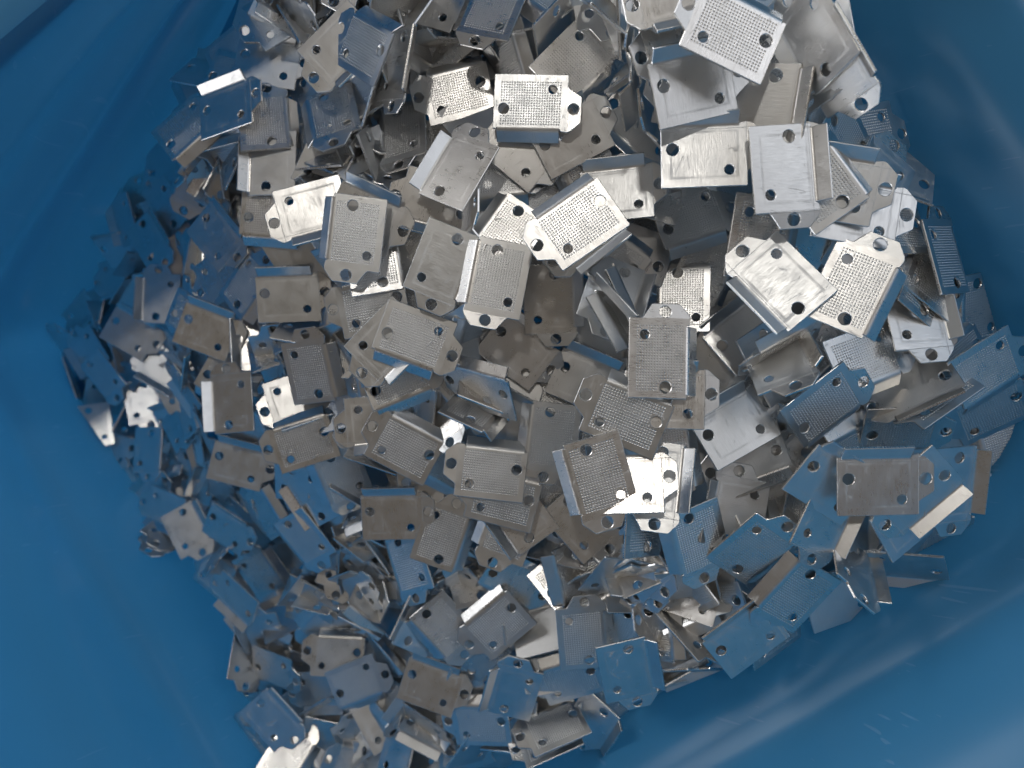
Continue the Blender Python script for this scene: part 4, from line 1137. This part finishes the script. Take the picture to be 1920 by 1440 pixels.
(1,-41.9,114.4,227,0.036,-0.27,0.879),
(0,-47.6,-128.5,288.5,0.179,-0.535,-0.478),
(1,83,38.1,213.4,-0.827,0.376,-0.201),
(0,-109.5,-87.5,323.5,2.415,0.042,0.146),
(0,-125.4,-40.2,338.1,2.955,-0.36,-0.068),
(0,65.6,34.7,222.9,-1.492,-0.086,-0.15),
(1,97.7,-34.7,222.7,-2.124,0.257,-0.007),
(1,-174.1,6.1,360.1,-0.962,-0.142,0.285),
(0,-143.2,-65.8,347.2,1.921,-0.308,-0.261),
(1,-83.8,-147.6,301.7,1.92,-0.161,-0.341),
(0,-62.8,-81.8,289.6,-1.715,-0.252,-0.268),
(0,55.2,62.2,224.5,-0.737,0.091,0.03),
(0,3.7,-33.4,244.7,-0.921,-0.035,0.052),
(1,18.3,86,230.7,-2.694,0.072,-0.155),
(1,84.1,-25.5,229.7,-1.142,-0.038,0.132),
(0,63.1,96.9,226.3,-0.217,-0.319,-0.154),
(1,27.6,3.5,233,1.554,-0.065,-0.073),
(1,-102.8,-43.6,333,-0.603,-0.013,-0.433),
(1,11,-99.9,270.6,-0.339,0.077,-0.408),
(1,-99.5,55.7,306.5,-1.469,0.011,-0.314),
(1,6.7,-76.5,258.7,-1.486,-0.037,-0.56),
(0,153.1,-8.6,225.8,2.749,0.254,-0.019),
(1,-42.6,-61.2,273.7,-2.241,-0.482,-0.224),
(0,-17.4,6.3,232.7,1.686,-0.039,-0.056),
(0,-26.7,107.2,232.2,1.534,0.361,-0.159),
(1,-23,-92.6,269.5,2.528,-0.324,-0.101),
(1,-8.1,24.2,236.7,-0.325,-0.071,0.04),
(1,130.5,-5.7,226.5,0.266,0.213,-0.037),
(0,84.4,25.6,220.2,-0.793,0.436,-0.165),
(0,100.5,42.5,216.4,-1.83,-0.167,-0.006),
(0,59.4,103.6,193.8,-1.239,0.416,-0.02),
(0,98.4,24.7,224.5,-2.199,-0.038,-0.161),
(0,145.6,11.6,230.7,-0.458,0.217,-0.244),
(0,47.7,-74.8,236.9,1.92,-0.321,-0.117),
(1,53,-64.2,231.4,-1.047,-0.136,0.324),
(0,-33.8,-132.2,286.5,-3.142,-0.359,-0.265),
(1,-53.5,-139.9,296.5,0.349,0.079,0.036),
(1,-44.9,-163.7,295.9,1.575,0.351,-0.306),
(1,-67.4,-155.3,304.6,3.119,-0.021,-0.415),
(0,-76.7,-164.5,309.2,0.954,0.153,-0.283),
(0,-48.2,-149.3,299.2,-1.742,-0.454,0.148),
(0,-62.9,122.1,240.6,0.373,-0.175,0.207),
(0,-85.3,-165.9,292.8,-1.973,-0.489,-0.508),
(0,-66.1,-167.2,313.8,0.355,-0.135,-0.271),
(0,82.8,-36,219.5,-3.047,0.027,-0.022),
(0,-94,-161.1,299.3,-2.075,-0.293,-0.536),
(0,-68.2,132.6,245,-2.526,-0.395,-0.069),
(0,-16.9,121.4,227.2,-0.151,0.02,0.371),
(0,-74.5,20.4,264.7,-2.351,-0.441,-0.083),
(1,-34.4,125.4,232.4,-2.966,-0.419,0.125),
(0,-166.3,48,337.7,2.507,-0.285,0.217),
(1,-95.5,86.2,263.4,1.43,-0.367,-0.472),
(0,-1.7,125.2,228.3,0.854,-0.203,0.298),
(0,-111.8,-57.4,331.8,-3.034,-0.304,-0.086),
(1,-89.7,-164.4,310.6,0.08,-0.07,-0.32),
(1,-47.5,-157.1,308.8,-2.257,0.114,-0.594),
(1,-2.1,-119.9,272.2,-1.411,-0.086,-0.565),
(0,-131.2,5.2,325.9,1.048,-0.3,-0.399),
(0,-92.1,-173,314.4,1.284,-0.102,-0.313),
(1,-22.8,-126.6,285.8,-2.705,-0.056,-0.348),
(0,66.5,102.4,192.8,1.907,0.387,-0.096),
(1,-71,-157.4,299.2,1.876,0.273,-0.535),
(0,-62.9,119.1,227.6,3.016,0.019,0.961),
(0,-44.7,-151.1,290.4,-1.386,0.053,-0.949),
(0,-56.7,-148.7,298.4,2.178,-0.842,0.402),
(0,-31.4,116.7,219.5,-0.435,-0.048,0.866),
(1,-76.1,-157.6,299.6,-0.496,0.769,-0.107),
(0,-30.5,15,231.4,2.419,0.28,-0.075),
(0,-61.9,-55.5,285.4,1.749,-0.003,-0.476),
(1,-124.8,37.4,317.2,2.007,-0.34,-0),
(0,55.6,-56.4,243.8,-1.819,-0.265,-0.071),
(0,50.9,-80.4,245.8,2.348,0.18,0.012),
(0,77.3,-43.3,227.6,2.714,0.158,-0.118),
(0,146.6,-8.7,229.1,-2.761,0.218,-0.147),
(0,-76.6,124.8,250,0.535,-0.392,-0.104),
(0,-5.4,116.8,232.9,-1.612,0.135,-0.159),
(1,71.2,92.6,195.4,-2.638,0.066,0.274),
(1,-91.9,-119.5,312.2,-2.462,-0.231,-0.27),
(0,-50.9,-87.8,290,2.903,-0.2,-0.38),
(0,-114.8,45.2,314.5,1.984,-0.406,-0.167),
(0,126.8,-28.7,223.1,-1.915,0.297,-0.088),
(1,-14.9,-123.9,285.8,-2.733,-0.02,-0.391),
(1,48.7,93.7,226.8,-1.604,0.122,0.067),
(0,-48.9,5.1,252.8,-0.824,0.088,0.029),
(1,2.7,-11.7,235.7,2.198,-0.013,-0.026),
(1,73.6,-64.2,238.8,-2.756,-0.134,-0.153),
(0,32.8,91.5,228.1,-1.007,0.174,0.155),
(0,31.9,64.7,225.3,1.516,0.072,-0.067),
(1,-20,-16.9,245.2,1.681,0.052,-0.007),
(1,-35.2,51.7,239.7,2.611,-0.064,-0.157),
(0,91.5,-57.6,226.4,0.528,0.068,0.006),
(0,-33.2,69.6,241.5,3.068,0.161,-0.075),
(1,72.3,62.4,221.9,-1.621,0.347,0.027),
(1,10.7,-113.5,270.5,2.357,-0.179,-0.366),
(0,-205.4,-4.2,374.9,0.631,-0.25,0.152),
(1,22,107.2,233.1,1.825,-0.512,0.059),
(0,-81.5,-144,304.6,1.064,0.13,-0.151),
(0,82.9,56.8,194.5,-0.097,0.422,-0.046),
(1,-16.5,-63.1,265.1,-0.873,0.121,0.159),
(0,-199.1,34.9,370.8,-1.843,-0.165,0.21),
(1,-85.4,5.2,274.5,-2.035,-0.068,-0.084),
(1,-151.5,-25.4,350.3,-1.678,0.167,0),
(1,-153.3,46.7,340.2,1.883,-0.339,-0.065),
(0,-56.9,107.9,244.2,0.238,-0.044,-0.012),
(1,9.2,48.2,222.1,-2.254,-0.014,-0.247),
(1,-53.6,-163.8,314.6,-2.263,0.121,-0.335),
(1,34.9,103.1,210.6,-0.557,-0.555,0.276),
(0,20.2,46.2,224.5,0.783,-0.124,0.141),
(0,-146.5,-42.2,351.6,0.592,-0.032,-0.041),
(0,-59.9,-146.7,309.6,-3.113,0.021,-0.083),
(0,22.8,67.7,225.5,-0.712,0.027,-0.175),
(0,58.5,-5.4,224.3,1.732,0.032,0.004),
(1,-39.1,117.8,243.8,0.981,-0.148,0.208),
(0,41.9,41.5,227.3,1.784,-0.15,-0.177),
(1,33.6,25.9,230.7,-1.769,-0.046,0.007),
(1,76.5,5.8,226.3,-0.475,0.361,0.021),
(1,42.2,-39.3,244.2,0.238,-0.126,-0.085),
(0,29,-26.5,245.5,-1.376,0.093,0.086),
(1,-59.9,70.9,246.2,-1.717,0.066,0.194),
(1,-72.3,31,267.3,0.326,0.121,-0.115),
(0,-85.5,-16.2,278.2,0.884,-0.456,-0.126),
(0,-3.7,64.6,230.9,0.329,-0.2,0.336),
(1,-158,20.6,347.4,-1.555,-0.222,0.119),
(1,66.7,69.6,195.8,-0.194,0.246,0.256),
(1,-48.1,-114.3,296.9,2.545,-0.185,-0.284),
(1,-34.1,-83.4,291.6,1.62,0.133,-0.013),
(0,54.5,12.5,228.9,-2.499,-0.304,-0.239),
(0,-106,-59.2,338.1,1.37,-0.028,-0.44),
(0,14.8,-55.6,251,1.81,0.087,-0.129),
(0,-80.6,-119.8,310.5,0.491,-0.314,0.002),
(0,43.9,-21.8,245.2,3.038,-0.2,0.016),
(0,-34.3,-141,301.5,-0.679,0.149,-0.106),
(0,25.6,-75,250.9,-0.013,-0.286,-0.104),
(1,-32.3,34.9,240.8,2.593,-0.194,0),
(1,64,-25.9,225.9,-2.727,0.276,-0.296),
(1,-0.2,74.7,235,-0.641,0.185,0.055),
(0,-19.1,62.3,242.8,-0.618,-0.081,0.034),
(1,-72.7,-104.4,306.7,-0.601,-0.085,-0.153),
(1,107.8,-18,224.5,-2.073,0.181,-0.08),
(0,41.9,-62.3,249.6,-1.695,0.133,-0.097),
(1,-9.7,-90.2,270.9,-1.274,-0.152,0.005),
(0,-18,4.5,242,-2.768,-0.093,-0.038),
(1,-50.4,26,257.2,-2.822,-0.335,0.19),
(0,-42.7,-36,269.2,-0.776,-0.082,-0.217),
(0,7.2,115.7,238.4,0.747,0.113,0.294),
(1,-186.1,17.3,365.8,-2.042,0.045,0.121),
(0,-52.4,123.5,246.7,-2.844,-0.085,0.079),
(0,-103.6,39.9,312.8,0.864,-0.329,0.012),
(1,126.7,4.7,227.2,-1.7,0.297,0.053),
(1,-40.2,-120.7,298.1,-2.742,-0.253,-0.307),
(1,-48,-67.3,292.2,2.433,-0.231,0.035),
(0,-67.9,45.8,266,2.004,0.156,-0.23),
(1,26.3,-10.1,248.8,1.71,-0.462,-0.284),
(0,-109.7,-71.4,342.7,-0.461,0.069,-0.044),
(1,29.2,123,240.3,-2.612,0.421,0.185),
(1,-24.8,117.7,241.5,-2.353,-0.279,0.203),
(1,-73.2,-3.9,276.9,-0.45,0.143,-0.059),
(0,64.8,75.9,227.7,-1.524,0.155,0.114),
(0,1.4,-53.5,250.1,1.98,0.177,-0.028),
(1,-67.8,-73.1,303.9,0.814,-0.05,0.066),
(0,-67,16.1,274.6,-2.023,0.019,-0.149),
(1,156.7,-21,234.9,1.564,0.263,-0.232),
(1,11,-26.5,247,2.921,0.002,-0.053),
(1,-37.9,-14,268.6,1.234,0.005,0.154),
(0,-64.4,-167.3,316.2,3.023,0.075,-0.297),
(1,50.4,30.5,230.5,-2.654,-0.072,-0.159),
(0,-84.6,-58.4,328.7,-1.248,0.029,-0.033),
(0,-105.8,20.7,314.8,0.052,0.04,-0.063),
(1,52.9,105.8,226.8,-2.556,0.03,-0.513),
(1,-183.3,62,369.5,1.837,-0.403,-0.046),
]
DIMPLED = 210

# ------------------------------------------------------------------ the heap of brackets
root0 = None
for k, rec in enumerate(SINGLE):
    M = pose(None, rec[:7])
    if k == 0:
        r = bpy.data.objects.new("metal_bracket", None)
        r.empty_display_size = 0.01
        COL.objects.link(r)
        kids = [link_mesh(me.name, me, r) for me in full]
        root0 = (r, kids)
    else:
        r = root0[0].copy(); COL.objects.link(r)
        for ch in root0[1]:
            c = ch.copy(); COL.objects.link(c); c.parent = r
            if c.name.startswith("mounting_tab"):
                c.matrix_local = Matrix.Identity(4); last_tab = c
    r.matrix_world = M
    # some tabs were knocked a few degrees out of plane in the press
    bend = random.Random(k * 7 + 3)
    if bend.random() < 0.14:
        tab = [c for c in COL.objects if c.parent == r and c.name.startswith("mounting_tab")][0] if k == 0 else last_tab
        piv = Vector((-.5 * W, 0, 0))
        tab.matrix_local = Matrix.Translation(piv) @ Matrix.Rotation(R(bend.choice((-1, 1)) * bend.uniform(3, 8)), 4, 'Y') @ Matrix.Translation(-piv)
    r["label"] = rec[7]
    r["category"] = "bracket"
    r["group"] = "stamped metal brackets heaped in the bin"

# the brackets below and between them, past the three hundred that show largest
def heap_mesh(recs):
    vs = []; fs = []; mi = []; sm = []
    for kind, rec in recs:
        M = pose(None, rec)
        for me in (full if kind else HEAPM):
            b = len(vs)
            vs += [tuple(M @ v.co) for v in me.vertices]
            for p in me.polygons:
                fs.append([b + i for i in p.vertices]); mi.append(p.material_index); sm.append(False)
    return make_mesh("buried_brackets", vs, fs, (MAT_FACE, MAT_BACK, MAT_EDGE), mi, sm)
HEAPM = build_bracket(False)
hm = link_mesh("buried_brackets", heap_mesh([(k < DIMPLED, r) for k, r in enumerate(REST)]))
hm["label"] = "mass of further stamped metal brackets buried in the gaps of the heap"
hm["category"] = "bracket heap"
hm["kind"] = "stuff"
